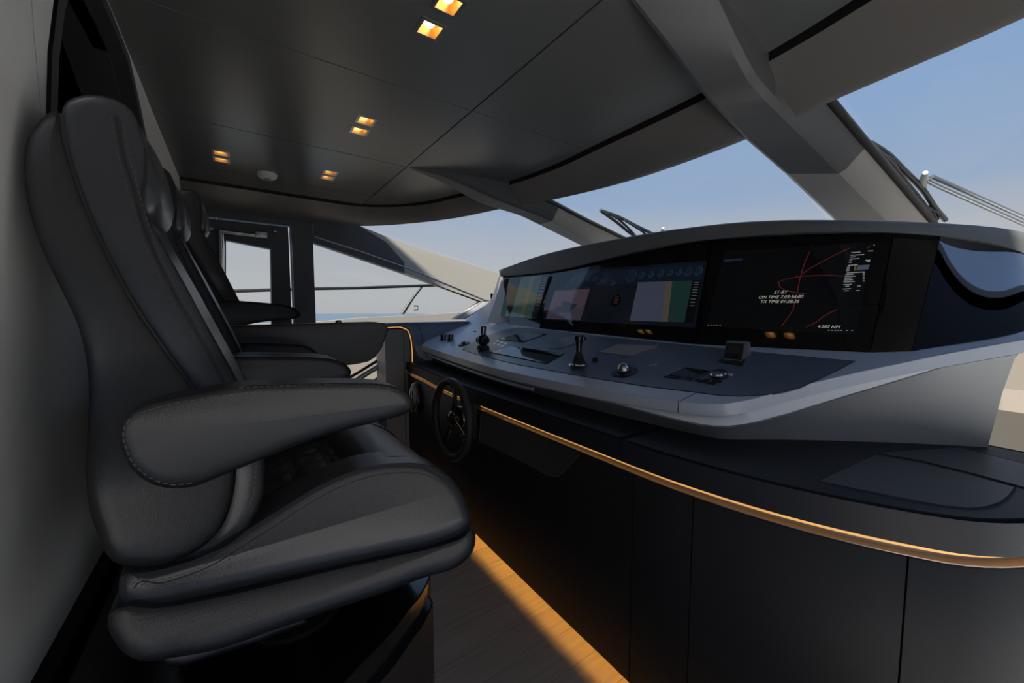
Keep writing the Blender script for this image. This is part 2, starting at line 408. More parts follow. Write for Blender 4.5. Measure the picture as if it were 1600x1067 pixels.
beam(2, [[((960, -30), 2.05), ((985, 0), 2.03), ((1045, 75), 1.975), ((1102, 152), 1.925)], [((1090, -35), 2.05), ((1110, 0), 2.03), ((1143, 68), 1.975), ((1175, 128), 1.925)]], [(1165, 218), (1225, 270), (1310, 350)], [(1205, 160), (1290, 245), (1390, 345)], None, .43, 'near')
beam(3, [(.80, 2.155, 2.12, 2.052), (1.0, 2.17, 2.07, 2.02), (1.3, 2.20, 2.04, 1.945)], [(812, 337), (850, 356), (915, 388)], [(858, 343), (900, 364), (944, 384)], None, .40, 'far')

# windscreen panes
GN = lambda x, y, o=0: Vector((x, y, 1.99-.24*(x-1.69)+.02+o))
lipv = [Vector((p.x, p.y, 0)) for p in lipc]
def pane(idx, y0, y1, far=False):
    ys = [y0+(y1-y0)*i/14 for i in range(15)]
    def xl(y):
        best = .2
        for a, b in zip(lipv, lipv[1:]):
            if (a.y-y)*(b.y-y) <= 0 and abs(a.y-b.y) > 1e-6: best = max(best, a.x+(b.x-a.x)*(y-a.y)/(b.y-a.y))
        return best-.03
    lo = []
    hi = [Vector((xl(y), y, max(1.935, min(1.99, 1.99)))) for y in ys]
    for i, y in enumerate(ys):
        q = GN(4.2, y)
        if far: t = i/14; q = q.lerp(Vector((3.2, YF+.05, 1.45)), t)
        lo.append(q)
    mid = [a.lerp(b, .12) for a, b in zip(hi, lo)]
    if not far:
        mid = [GN(max(1.9, a.x+.2), a.y) for a in hi]
    v, f = g_loft([hi, mid, lo], closed=False, cap=False)
    o = mesh('window_%d' % idx, v, f, PANE, smooth=60); return tag(o, kind='structure')
pane(1, -.46, .48); pane(2, .80, 2.02); pane(3, 2.26, 3.30, True)

# port side wall, built of the pieces one sees
YT = .07
wf = thing('wall_right', (.5, YF, 0), kind='structure')
def wy(*ps): return PY(YF, *ps)
def wq(x, z): return Vector((x, YF, z))
SIDE = mat('side_wall_leather', (.07, .073, .082), .45, bump=.08, bscale=300)
dl, dr, dt, db = -.13, .385, 1.93, .10
winp = wy((493, 380), (620, 421), (752, 469), (709, 497), (640, 503), (495, 507))
xp0 = wy((455, 400))[0].x; xp1 = wy((490, 400))[0].x
# header above the door and pillar
prism('header', [wq(-.45, 1.895), wq(xp0, 1.895), wq(xp0, 2.05), wq(-.45, 2.05)], (0, YT, 0), SIDE, wf)
prism('door_pillar', [wq(xp0, 0), wq(xp1, 0), wq(xp1, 2.05), wq(xp0, 2.05)], (0, YT, 0), SIDE, wf)
prism('aft_wall', [wq(-.5, 0), wq(-.14, 0), wq(-.14, 1.895), wq(-.5, 1.895)], (0, YT, 0), SIDE, wf)
pil = wy((490, 345), (560, 352), (603, 378), (632, 410)); pil2 = wy((632, 427), (490, 379))
prism('pillar_cover', pil+pil2, (0, YT, 0), SIDE, wf)
pb = wy((560, 352), (603, 378), (632, 410), (632, 427), (756, 472), (776, 468), (790, 436), (782, 428), (640, 384))
prism('pillar_panel', pb, (0, YT+.01, 0), PAINT, wf)
tube('window_bead', wy((492, 370), (560, 392), (640, 420), (756, 468)), .006, STL, wf, seg=8)
tube('window_seal', [p+Vector((0, .02, 0)) for p in wy((492, 378), (560, 399), (640, 428), (756, 473))], .009, RUB, wf, seg=8)
# diagonal strut at the fore corner of the side window
prism('quarter_strut', wy((709, 499), (757, 468), (772, 470), (728, 499)), (0, YT, 0), PAINT, wf)
prism('strut_face', [p+Vector((0, -.004, 0)) for p in wy((716, 498), (757, 472), (764, 473), (724, 498))], (0, .01, 0), GREY, wf)
# below the side window: low opening aft, solid wall forward
xs = wy((592, 560))[0].x
prism('lower_wall', [wq(xs, 0), wq(3.6, 0), wq(3.6, 1.17), wq(xs, 1.17)], (0, YT, 0), SIDE, wf)
prism('sill_lower', [wq(xp1, 0), wq(xs, 0), wq(xs, .70), wq(xp1, .45)], (0, YT, 0), BLK, wf)
prism('fore_wall', [wq(2.1, 1.17), wq(3.6, 1.17), wq(3.6, 1.4), wq(2.1, 1.45)], (0, YT, 0), SIDE, wf)
tube('low_window_seal', [p+Vector((0, .0, 0)) for p in wy((535, 596), (560, 582), (592, 562))], .012, RUB, wf, seg=8)
tube('low_window_frame', [p+Vector((0, .0, 0)) for p in wy((545, 602), (566, 588), (592, 572))], .022, STL, wf, seg=8)
g = tag(prism('window_4', wy((493, 379), (620, 421), (754, 469), (709, 499), (640, 505), (495, 507)), (0, .006, 0), PANE), kind='structure'); g.location.y += .03
# door
do = thing('door_1', (.1, YF, 0), kind='structure')
op = [Vector((p.x, YF+.01, p.z)) for p in wy((353, 375), (423, 389), (425, 477), (425, 508), (353, 508))]
prism('door_leaf', [Vector((-.135, YF+.01, .02)), Vector((xp0-.012, YF+.01, .02)), Vector((xp0-.012, YF+.01, 1.885)), Vector((-.135, YF+.01, 1.885))], (0, .045, 0), mat('door_leather', (.05, .053, .06), .45), do, holes=[[op[0], op[1], op[3], op[4]]])
prism('door_pane', [p+Vector((0, .02, 0)) for p in (op[0], op[1], op[3], op[4])], (0, .004, 0), PANE, do)
fr = [p+Vector((0, -.004, 0)) for p in (op[0], op[1], op[3])]
tube('pane_seal', fr, .006, GUN, do, seg=6)
tube('door_edge_trim', [p+Vector((0, -.005, 0)) for p in wy((453, 362), (456, 400), (459, 500))], .005, STL, do, seg=8)
bar = [p+Vector((0, -.03, 0)) for p in wy((347, 500), (347, 440), (346, 362))]
tube('grab_bar', bar, .018, CHR, do, seg=12)
cl = [p+Vector((0, -.04, 0)) for p in wy((344, 362), (372, 366), (400, 369))]
tube('closer_arm', cl, .013, STL, do, seg=12)
c0, c1 = [p+Vector((0, -.04, 0)) for p in wy((398, 363), (417, 374))]
box('closer_body', (c0.x, c0.y-.02, min(c0.z, c1.z)), (c1.x, c0.y+.03, max(c0.z, c1.z)), STL, do, bev=.004)
for px_ in ((339, 342), (429, 362), (331, 358)):
    p = wy(px_)[0]+Vector((0, -.012, 0)); lathe('bolt', [(.012, 0), (.012, .01), (.006, .014), (.0, .014)], p, CHR, do, axis=(0, -1, 0), seg=12)

# unseen starboard wall behind the camera, openings and panels shaped for light and reflections
wn = thing('wall_back', (.9, YN, 0), kind='structure')
box('lower_wall', (-.5, YN-.06, 0), (-.1, YN, 2.12), SIDE, wn)
box('header', (-.1, YN-.06, 1.90), (.9, YN, 2.12), SIDE, wn)
box('window_post', (1.02, YN-.06, 0), (1.10, YN, 1.95), SIDE, wn)
prism('reflection_panel', [(1.10, YN, 1.08), (3.2, YN, 1.08), (3.2, YN, 1.60), (1.10, YN, 1.93)], (0, -.06, 0), SIDE, wn)  # unseen solid panel added to darken the lower end-glass reflection
box('low_sill', (1.10, YN-.06, 0), (3.2, YN, .06), SIDE, wn)
prism('starboard_pillar', [(.9, YN, 1.88), (.9, YN, 1.99), (3.2, YN, 1.64), (3.2, YN, 1.55)], (0, -.08, 0), PAINT, wn)
g = tag(prism('window_5', [(1.1, YN-.03, .06), (3.1, YN-.03, .06), (3.1, YN-.03, 1.08), (1.1, YN-.03, 1.08)], (0, .006, 0), PANE), kind='structure')  # unseen low glazing added to let light onto the console skirt
box('bounce_deck', (-6, -5.2, -.03), (6, YN-.06, -.005), mat('bounce_white', (.72, .74, .78), .5)); tag(bpy.data.objects['bounce_deck'], kind='structure')  # unseen deck added to bounce sunlight up into the cabin

# forward liner seen past the end of the console
la, lb_ = Vector((2.2, -.30, 0)), Vector((4.4, 1.35, 0)); lo_ = Vector((.12, -.16, 0))
v, f = g_loft([[la, la+Vector((0, 0, .89)), la+lo_*.5+Vector((0, 0, .98)), la+lo_*1.2+Vector((0, 0, 1.25))],
               [lb_, lb_+Vector((0, 0, .62)), lb_+lo_*.5+Vector((0, 0, .71)), lb_+lo_*1.2+Vector((0, 0, 1.0))]], closed=False, cap=False)
tag(mesh('trim_4', v, f, CREAM, smooth=20), kind='structure')

# ================================================================== OUTSIDE
sea = box('sea', (-3000, -3000, -5), (6000, 9000, -4), SEA); tag(sea, 'dark blue sea on the horizon beyond the side deck', 'sea', kind='stuff')
bw = PY(4.6, (440, 505), (495, 503), (560, 497), (640, 493), (720, 488), (800, 484))
bwo = [Vector((-2.5, 4.6, bw[0].z-.02))]+bw
prism('side_bulwark', bwo+[Vector((4.5, 4.6, 0)), Vector((-2.5, 4.6, 0))], (0, .12, 0), mat('bulwark_gelcoat', (.36, .34, .31), .4), None)
tag(bpy.data.objects['side_bulwark'], 'pale cream bulwark along the side deck outside the triangular window', 'bulwark')
box('side_deck', (-2.5, 3.45, -.02), (4.5, 4.6, .0), CREAM); tag(bpy.data.objects['side_deck'], kind='structure')
box('bounce_foredeck', (4.25, -2.5, .9), (8.5, 4.6, 1.15), mat('bounce_gelcoat', (.30, .285, .26), .45)); tag(bpy.data.objects['bounce_foredeck'], kind='structure')  # hidden behind the hood, added for the light it bounces
rl = thing('guard_rail', (1, 4.66, .9), 'dark metal guard rail with a slanted stanchion on the bulwark outside', 'rail')
ra = PY(4.66, (300, 457), (363, 455), (423, 453), (495, 451), (560, 450), (640, 447), (706, 445), (760, 443))
tube('top_rail', ra, .017, DARK, rl, seg=10)
tube('stanchion', PY(4.66, (660, 447), (645, 466), (629, 490)), [.013, .016, .022], DARK, rl, seg=10)
p0, p1, p2, p3 = PY(4.62, (647, 478), (653, 478), (653, 484), (647, 484))
tube('cleat', [p0, p1, p2, p3], .008, DARK, rl, seg=8)

# wipers
def wiper(name, label, blade, link1, link2, brk, rods):
    W = lambda p, o=.06: gplane(p, o)
    t = thing(name, W(brk[0]), label, 'wiper', 'pantograph wipers')
    tube('blade', spline([W(p, .04) for p in blade], 20), .010, RUB, t, seg=8)
    tube('bridge', spline([W(p, .07) for p in link1], 14), .012, DARK, t, seg=8)
    for l in link2: tube('claw', [W(p, .055) for p in l], .008, DARK, t, seg=8)
    tube('pivot', [W(p, .08) for p in brk], [.009, .013, .016], mat('cast_alloy', (.5, .5, .5), .55), t, seg=10)
    for r_ in rods: tube('arm_rod', [W(p, .09) for p in r_], .009, STL, t, seg=10)
    return t
k_ = 260/1460
z4 = lambda L: [(1340+a*k_, 210+b*k_) for a, b in L]
wiper('wiper', 'black wiper with two silver arm rods beside the nearest windscreen beam', z4([(100, 70), (190, 160), (330, 300), (395, 385), (490, 500), (600, 640), (660, 745)]),
      z4([(110, 78), (250, 165), (400, 310), (560, 470), (700, 670), (770, 750)]), [z4([(170, 145), (300, 225), (380, 370)]), z4([(560, 610), (640, 650), (700, 745)]), z4([(640, 660), (720, 690), (760, 745)])],
      z4([(595, 335), (570, 400), (565, 470)]), [z4([(600, 400), (660, 372), (1460, 730), (2300, 1110)]), z4([(590, 395), (720, 460), (1460, 790), (2300, 1165)])])
k2 = .3125
z7 = lambda L: [(860+a*k2, 200+b*k2) for a, b in L]
wiper('wiper', 'small black wiper low on the middle windscreen pane, beside the far beam', z7([(250, 412), (330, 470), (420, 540), (470, 566)]),
      z7([(250, 412), (330, 440), (430, 490), (560, 552)]), [z7([(290, 425), (340, 455), (390, 500), (440, 555)]), z7([(370, 460), (450, 510), (515, 562)])],
      z7([(563, 500), (555, 530), (570, 552)]), [z7([(570, 520), (600, 518), (690, 548), (800, 590)]), z7([(560, 530), (620, 532), (690, 558), (800, 605)])])

# ================================================================== BASE CABINET
PATH = [(1.138, 3.085), (1.129, 3.03), (1.085, 2.6), (1.05, 2.3), (1.013, 1.83), (.998, 1.3), (.99, .90), (.991, .586), (1.035, .33), (1.097, .173), (1.145, .094), (1.238, .022), (1.38, -.035), (1.6, -.075), (1.84, -.09), (2.2, -.10)]
path = spline([(x, y, 0) for x, y in PATH], 240)
def pidx(y=None, x=None):
    if y is not None: return min(range(len(path)), key=lambda i: abs(path[i].y-y)+(9 if path[i].x > 1.3 and y > .05 else 0))
    return min(range(len(path)), key=lambda i: abs(path[i].x-x)+(9 if path[i].y > .5 else 0))
def poff(i, d):
    a = path[max(0, i-1)]; b = path[min(len(path)-1, i+1)]; t = (b-a).normalized(); n = Vector((t.y, -t.x, 0)); return path[i]-n*(-d)
# d>0 moves towards the aft side (out of the cabinet)
_t = poff(120, .1)
SG = 1 if _t.x < path[120].x else -1
def po(i, d): return poff(i, d*SG)
def sweep(name, i0, i1, sec, m, parent=None, step=1, smooth=50):
    """sec: list of (offset, z) closed profile swept along the path"""
    rings = [[Vector((po(i, d).x, po(i, d).y, z)) for d, z in sec] for i in range(i0, i1+1, step)]
    v, f = g_loft(rings); return mesh(name, v, f, m, parent, smooth=smooth)
cb = thing('base_cabinet', (1.3, 1.6, 0), 'long curved base cabinet faced in black leather panels under the console', 'cabinet')
seams = [0, pidx(y=2.78), pidx(y=1.80), pidx(y=.745), pidx(y=.565), pidx(y=.158), pidx(x=1.62), len(path)-1]
for a, b in zip(seams, seams[1:]):
    gp = 0; sec = [(-.03, .062), (-.004, .062), (0, .066), (0, .751), (-.004, .755), (-.03, .755)]
    rings = []
    idx = list(range(a, b+1))
    for q, i in enumerate(idx):
        e = .0
        rings.append([Vector((po(i, d).x, po(i, d).y, z)) for d, z in sec])
    # recess each end by a few millimetres to leave a joint
    t0 = (rings[1][0]-rings[0][0]).normalized(); t1 = (rings[-2][0]-rings[-1][0]).normalized()
    rings[0] = [p+t0*.0018 for p in rings[0]]; rings[-1] = [p+t1*.0018 for p in rings[-1]]
    v, f = g_loft(rings); mesh('front_panel', v, f, CAB, cb, smooth=50)
sweep('carcass', 0, len(path)-1, [(-.032, .10), (-.032, .75), (-.06, .75), (-.06, .10)], BLK, cb, 3)
sweep('toe_recess', 0, len(path)-1, [(-.085, 0), (-.085, .105), (-.10, .105), (-.10, 0)], BLK, cb, 3)
sweep('toe_ceiling', 0, len(path)-1, [(-.03, .100), (-.03, .112), (-.10, .112), (-.10, .100)], BLK, cb, 3)
sweep('slot_back', 0, len(path)-1, [(-.022, .750), (-.022, .79), (-.05, .79), (-.05, .750)], mat('slot_metal', (.42, .38, .33), .4, metal=.5), cb, 3)
sweep('slot_lip', 0, len(path)-1, [(.0, .7555), (.0005, .758), (-.022, .758), (-.022, .7555)], mat('slot_lip', (.38, .34, .30), .35, metal=.6), cb, 2)
ls = thing('light_strip', (1.0, 1.6, .76), 'thin warm light strip glowing in the slot under the padded ledge', 'light')
m0, m1 = pidx(y=1.90), pidx(y=1.73)
sweep('led_run', 2, m0, [(-.012, .769), (-.012, .780), (-.021, .780), (-.021, .769)], LED, ls, 2)
sweep('led_run', m1, len(path)-20, [(-.012, .769), (-.012, .780), (-.021, .780), (-.021, .769)], LED, ls, 2)
fs_ = sweep('floor_light_strip', 0, pidx(x=1.9), [(-.060, .086), (-.060, .096), (-.070, .096), (-.070, .086)], LEDF, None, 2)
tag(fs_, 'warm light strip under the base cabinet washing the floor orange', 'light')
# glove flap, proud of the panels
FL = [(752, 649), (758, 642), (830, 675), (903, 707), (906, 711), (893, 725), (880, 740), (872, 745), (863, 744), (855, 741), (800, 712), (750, 690)]
nrm = Vector((-1, 0, 0))
fp = [hit(p, (1, -.02, 0), .972) for p in FL]
prof = [(p.y, p.z) for p in fp]
fr_ = lambda u, h, v: Vector((.972+.02*u-h, u, v))
o = puff('flap', prof, -.016, .006, .004, mat('flap_leather', (.05, .05, .053), .5, bump=.1, bscale=300), cb, seg=3, frame=fr_)

# padded ledge on top of the cabinet
lg = thing('padded_ledge', (1.4, 1.6, .785), 'black leather padded ledge running round the foot of the console', 'ledge')
ks = pidx(y=.80)
def ledge_outline(i0, i1, xin):
    o = [(po(i, .012).x, po(i, .012).y) for i in list(range(i0, i1, 2))+[i1]]
    return o+[(xin, o[-1][1]), (xin, o[0][1])]
slab('ledge_pad', [(x, y) for x, y in ledge_outline(0, ks, 1.5)], .785, .852, .016, LEDG, lg)
oo = [(po(i, .012).x, po(i, .012).y-(.0015 if i == ks else 0)) for i in range(ks, pidx(x=1.86), 2)]
slab('ledge_pad', oo+[(1.86, .16), (1.80, .205), (1.60, .42), (1.5, oo[0][1])], .785, .852, .016, LEDG, lg)
def hatch(pp, name):
    q = [PZ(.852, p)[0] for p in pp]; slab(name, [(a.x, a.y) for a in q], .848, .8545, .003, mat('hatch_leather', (.048, .054, .068), .45, bump=.1, bscale=350), lg)
hatch([(1278, 752), (1366, 711), (1440, 724), (1520, 744), (1588, 763), (1580, 776), (1566, 787), (1545, 794), (1515, 796), (1470, 791), (1400, 778), (1340, 766)], 'hatch_pad')
hatch([(1372, 709), (1420, 704), (1500, 700), (1560, 715), (1640, 735), (1650, 752), (1620, 765), (1600, 763), (1520, 741), (1440, 721)], 'hatch_pad')

# ================================================================== HELM CONSOLE
hc = thing('helm_console', (1.6, 1.5, .85), 'grey angled helm console with a wide sloping desk and leather hood', 'console')
edge_px = [(658, 540), (700, 554), (790, 580), (860, 595), (940, 610), (1000, 619), (1060, 627), (1100, 631), (1135, 631), (1165, 626), (1229, 609), (1310, 589), (1397, 570), (1500, 549), (1600, 531)]
ed = [desk(p) for p in edge_px]
ed = [Vector((1.34, 3.19, zdesk(1.34)))]+ed[0:]
back = [Vector((2.3, -.06, zdesk(1.68))), Vector((2.3, 2.9, zdesk(2.3)))]
eds = lerpline(ed, 80)
far_pts = [desk((725, 505)), desk((690, 517))]
# the two tips
fe = [desk((658, 540)), desk((668, 531)), desk((700, 515)), desk((722, 506))]
front = spline([p for p in [desk(q) for q in edge_px]], 90)
outline = [(p.x, p.y) for p in front]+[(2.0, -.02), (2.0, 3.05)]+[(p.x, p.y) for p in fe[::-1][:-1]]
fr2 = lambda u, h, v: Vector((u, v, zdesk(u)+h))
v, f = g_loft(rims(outline, -.036, 0, .0035, None, 3, fr2, True)); mesh('desk_top', v, f, GREY, hc, smooth=40)
# fascia rising at the far end of the desk
# darker tray let into the desk
tr_px = [(1336, 564.5), (1306, 580), (1276, 594), (1249, 606), (1222, 613), (1195, 617), (1160, 619), (1127, 618), (1087, 613), (1010, 604), (940, 593), (870, 581), (810, 570), (772, 561), (742, 553), (722, 546), (735, 537), (765, 524), (790, 515), (812, 512), (860, 516), (940, 526), (1060, 538), (1200, 552)]
trp = [desk(p) for p in tr_px]
v, f = g_loft(rims([(p.x, p.y) for p in trp], -.004, .0015, .0012, None, 2, fr2, True)); mesh('desk_tray', v, f, TRAY, hc, smooth=40)
rimp = [desk(p, .0006) for p in tr_px]
tube('tray_joint', rimp, .0013, BLK, hc, seg=6, closed=True)
tube('desk_joint', [desk((1087, 614), .0005), desk((1060, 628), .0005), desk((1060, 628))+Vector((-.0005, 0, -.036))], .0009, BLK, hc, seg=6)
# silver band, whitened to paint in caught light, and skirt under the desk edge
def inner(i, d):
    a = front[max(0, i-1)]; b = front[min(len(front)-1, i+1)]; t = (b-a); t.z = 0; t.normalize(); n = Vector((-t.y, t.x, 0))
    if n.x < 0 and i < 60: n = -n
    if n.dot(Vector((.6, .8, 0))) < 0 and i >= 60: n = -n
    return front[i]+n*d
nF = len(front); rb = []; sk = []
iend = min(range(nF), key=lambda i: (front[i]-desk((1492, 551))).length)
ibeg = min(range(nF), key=lambda i: (front[i]-desk((960, 613))).length)
for i in range(nF):
    s = i/(nF-1); zb = front[i].z-.036
    t = min(1, max(0, (iend-i)/26)) ; t = 1-(1-t)**2.2
    t2 = min(1, max(0, (i-ibeg)/16))
    bh = .050*t*t2+.0005; a = inner(i, .008+.016*t); b = inner(i, .010-.008*t); c = inner(i, .020+.012*t); d = inner(i, .12-.05*s)
    za = zb; zb2 = zb-bh
    rb.append([Vector((a.x, a.y, za+.002)), Vector((b.x, b.y, zb2)), Vector((b.x+.03, b.y+.03, zb2)), Vector((a.x+.03, a.y+.03, za+.002))])
    zz = zb2-.010
    dpt = Vector((d.x, d.y, .85))
    sk.append([Vector((b.x+.004, b.y+.003, zb2+.0)), Vector((b.x-.002*t, b.y-.002*t, zb2-.004)), Vector((c.x, c.y, zb2-.020)), Vector((c.x, c.y, zb2-.02)).lerp(dpt, .35)+Vector((.006, .004, -.004)), dpt, dpt+Vector((.03, .03, 0)), Vector((b.x+.05, b.y+.05, zb2))])
v, f = g_loft(rb[ibeg:iend+1]); mesh('lit_silver_band', v, f, SILV, hc, smooth=60)
ie2 = min(range(nF), key=lambda i: (front[i]-desk((1596, 532))).length)
v, f = g_loft(sk[:ie2+1]); mesh('skirt', v, f, SKIRT, hc, smooth=35)
# a rounded rail under the desk at its far half
rr_ = [inner(i, .02)+Vector((0, 0, -.062)) for i in range(3, 44)]
tube('under_rail', [Vector((p.x, p.y, p.z)) for p in rr_], .010, GREY, hc, seg=8)

# instrument face: ruled surface of black glass between desk and hood
TOPS = [((785, 432), 1.86), ((862, 424), 1.82), ((1112, 374), 1.765), ((1397, 363), 1.76), ((1470, 368), 1.805), ((1600, 395), 2.10)]
BOTS = [(797, 507), (843, 513), (1088, 538), (1360, 551), (1425, 549), (1600, 517)]
TP = [hit(p, (1, 0, 0), x) for p, x in TOPS]; BP_ = [desk(p) for p in BOTS]
TP.append(Vector((2.22, .075, 1.43))); BP_.append(Vector((2.02, .03, 1.24)))
def face_strip(name, i0, i1, m, parent, gap=.002, off=0.0, nsub=10):
    ts = TP[i0:i1+1]; bs = BP_[i0:i1+1]
    if i1-i0 > 1: ts = spline(ts, 48); bs = spline(bs, 48)
    d = (ts[1]-ts[0]).normalized()*gap; ts[0] = ts[0]+d; bs[0] = bs[0]+d
    d = (ts[-1]-ts[-2]).normalized()*gap; ts[-1] = ts[-1]-d; bs[-1] = bs[-1]-d
    nb = Vector((.03, 0, .0))
    rings = [[b, t, t+nb, b+nb] for b, t in zip(bs, ts)]
    v, f = g_loft(rings); return mesh(name, v, f, m, parent, smooth=30)
d1 = thing('display', (1.75, 2.35, 1.15), 'small left display with a pale green chart, farthest on the console', 'display')
d2 = thing('display', (1.7, 1.5, 1.15), 'wide middle display with rows of blue gauges and two video windows', 'display')
d3 = thing('display', (1.65, .65, 1.15), 'right display, black with red chart lines and white ST-BY text', 'display')
face_strip('glass', 0, 1, GLS, d1); face_strip('glass', 1, 2, GLS, d2); face_strip('glass', 2, 3, GLS, d3)
o = face_strip('side_glass', 3, 4, GLS, hc, gap=.001); face_strip('end_glass', 4, 6, GLSE, hc, gap=.0005)
# body behind the glass
v, f = g_loft([[b+Vector((.035, 0, -.02)), t+Vector((.035, 0, 0)), t+Vector((.5, 0, -.02)), b+Vector((.5, 0, -.02))] for b, t in zip(BP_, TP)]); mesh('dash_body', v, f, BLK, hc, smooth=30)
# hood
HT = [(780, 421), (850, 397), (940, 377), (1060, 357), (1180, 345), (1350, 344), (1470, 348), (1600, 362)]
HX = [1.83, 1.80, 1.765, 1.745, 1.73, 1.735, 1.80, 2.07]
ht = [hit(p, (1, 0, 0), x) for p, x in zip(HT, HX)]; ht.append(Vector((2.22, .06, ht[-1].z-.012)))
ht = spline(ht, 60)
tpn = spline([p+Vector((-.018, -.0, -.002)) for p in TP], 60)
# match the two curves by their position along the hood
def atp(L, i, n): return L[min(len(L)-1, int(i*(len(L)-1)/(n-1)))]
hr = []
for i in range(60):
    a = tpn[i]; b = ht[i]; c = Vector((b.x, b.y, b.z))
    hr.append([a, a.lerp(b, .5)+Vector((-.004, 0, 0)), b+Vector((-.001, 0, -.006)), b+Vector((.010, 0, 0)), b+Vector((.30, .02, -.03)), b+Vector((.75, .02, -.14)), b+Vector((.75, .02, -.2)), a+Vector((.5, 0, -.02)), a+Vector((.035, 0, 0))])
v, f = g_loft(hr); mesh('hood', v, f, HOOD, hc, smooth=40)
# silver fin at the far end of the glass
prism('end_fin', [hit((761, 504), (0, 1, 0), 2.72), hit((772, 474), (0, 1, 0), 2.72), hit((784, 436), (0, 1, 0), 2.72), hit((800, 507), (0, 1, 0), 2.60)], (.012, .012, 0), SILV, hc)
prism('far_cheek', [desk((722, 506)), desk((764, 507)), PY(2.74, (774, 470))[0], PY(2.74, (782, 430))[0], PY(2.95, (768, 470))[0]], (.01, .03, 0), GREY, hc)

# ------------- what the displays show (flat print on the glass)
def splane(i0, i1):
    a, b, c = BP_[i0], BP_[i1], (TP[i0]+TP[i1])/2; n = (b-a).cross(c-a).normalized()
    if n.x > 0: n = -n
    return n, n.dot(a)
def scr(px, pl, off=.0012):
    n, d = pl; return hit(px, n, d+off)
def em(name, c, s=1.0): return mat(name, (0, 0, 0), .05, emit=c, estr=s*.36, spec=.6)
def quad(name, pxs, pl, m, parent, off=.0012):
    P = [scr(p, pl, off) for p in pxs]; return prism(name, P, pl[0]*.0004, m, parent, smooth=0)
def line(pts, pl, wd, off=.002):
    parts = []; n = pl[0]
    P = [scr(p, pl, off) for p in pts]
    for a, b in zip(P, P[1:]):
        t = (b-a).normalized(); s = t.cross(n)*wd; parts.append(([a-s, b-s, b+s, a+s], [(0, 1, 2, 3)]))
    return combine(parts)
p1 = splane(0, 1); p2 = splane(1, 2); p3 = splane(2, 3)
def bilin(c, u, v):    # c: tl,tr,br,bl in pixels
    (ax, ay), (bx, by), (cx, cy), (dx, dy) = c
    return (ax*(1-u)*(1-v)+bx*u*(1-v)+cx*u*v+dx*(1-u)*v, ay*(1-u)*(1-v)+by*u*(1-v)+cy*u*v+dy*(1-u)*v)
# display 1
s1 = [(786, 436), (858, 429), (838, 498), (779, 493)]
quad('chart', s1, p1, em('chart_teal', (.035, .075, .07), 1), d1)
quad('chart_sand', [bilin(s1, .62, 0), bilin(s1, .70, 0), bilin(s1, .66, 1), bilin(s1, .56, 1)], p1, em('chart_sand', (.10, .10, .05), 1), d1, .0018)
quad('side_bar', [bilin(s1, .86, 0), bilin(s1, 1, 0), bilin(s1, 1, 1), bilin(s1, .86, 1)], p1, em('bar_black', (.004, .005, .006), 1), d1, .0018)
pr = [line([bilin(s1, .89, t), bilin(s1, .97, t)], p1, .0022, .0024) for t in (.06, .12, .18, .24, .30, .38, .46, .54, .62, .70)]
v, f = combine(pr); tag(mesh('side_text', v, f, em('text_grey', (.16, .17, .18), 1), d1, smooth=0), kind='stuff')
# display 2
s2 = [(874, 425), (1105, 407), (1086, 512), (850, 499)]
quad('gauge_page', s2, p2, em('page_navy', (.008, .011, .018), 1), d2)
B2 = lambda u, v: bilin(s2, u, v)
quad('gauge_band', [B2(.02, .05), B2(.98, .04), B2(.98, .30), B2(.02, .32)], p2, em('band_navy', (.010, .017, .034), 1), d2, .0016)
parts = []; pd = []
def ringpx(u, v, r, pl, par, s0=0, s1_=1.6*math.pi, wd=.0012):
    c = scr((u, v), pl, .0022) if u > 2 else scr(B2(u, v), pl, .0022); n = pl[0]; e1 = Vector((0, 1, 0)); e1 = (e1-n*e1.dot(n)).normalized(); e2 = n.cross(e1)
    P = [c+(e1*math.cos(a)+e2*math.sin(a))*r for a in [s0+(s1_-s0)*k/20 for k in range(21)]]
    for a, b in zip(P, P[1:]):
        t = (b-a).normalized(); s = t.cross(n)*wd; par.append(([a-s, b-s, b+s, a+s], [(0, 1, 2, 3)]))
for u, v_, r in [(884, 437, .013), (896, 436.5, .014), (908, 436, .015), (919, 435.5, .015), (930, 435, .015), (943, 434, .027), (986, 431, .032), (1002, 429.5, .017), (1017, 428.5, .015), (1032, 427, .017), (1047, 426, .014), (1061, 425, .014), (1075, 424.5, .019), (1091, 423, .019), (958, 443, .012)]:
    ringpx(u, v_, r, p2, parts)
    ringpx(u, v_, r*.5, p2, pd, 0, 2*math.pi, .0016)
v, f = combine(parts); tag(mesh('gauge_dials', v, f, em('dial_blue', (.05, .10, .15), 1), d2, smooth=0), kind='stuff')
v, f = combine(pd); tag(mesh('gauge_hubs', v, f, em('hub_teal', (.02, .055, .07), 1), d2, smooth=0), kind='stuff')
vp = [(880, 449), (925, 442), (905, 501), (853, 498)]
vp = [B2(.02, .36), B2(.305, .34), B2(.29, .985), B2(.02, .985)]
vp = [(868, 451), (923, 447), (907, 500), (853, 498)]
quad('video_window', vp, p2, em('video_mauve', (.11, .075, .105), 1), d2, .002)
quad('video_sea', [bilin(vp, 0, .62), bilin(vp, 1, .60), bilin(vp, 1, 1), bilin(vp, 0, 1)], p2, em('video_sea', (.075, .065, .10), 1), d2, .0024)
quad('video_yacht', [bilin(vp, *q) for q in [(.12, .72), (.18, .60), (.34, .56), (.30, .46), (.36, .40), (.55, .47), (.62, .52), (.80, .52), (.70, .66), (.60, .78), (.2, .80)]], p2, em('yacht_grey', (.035, .035, .055), 1), d2, .0028)
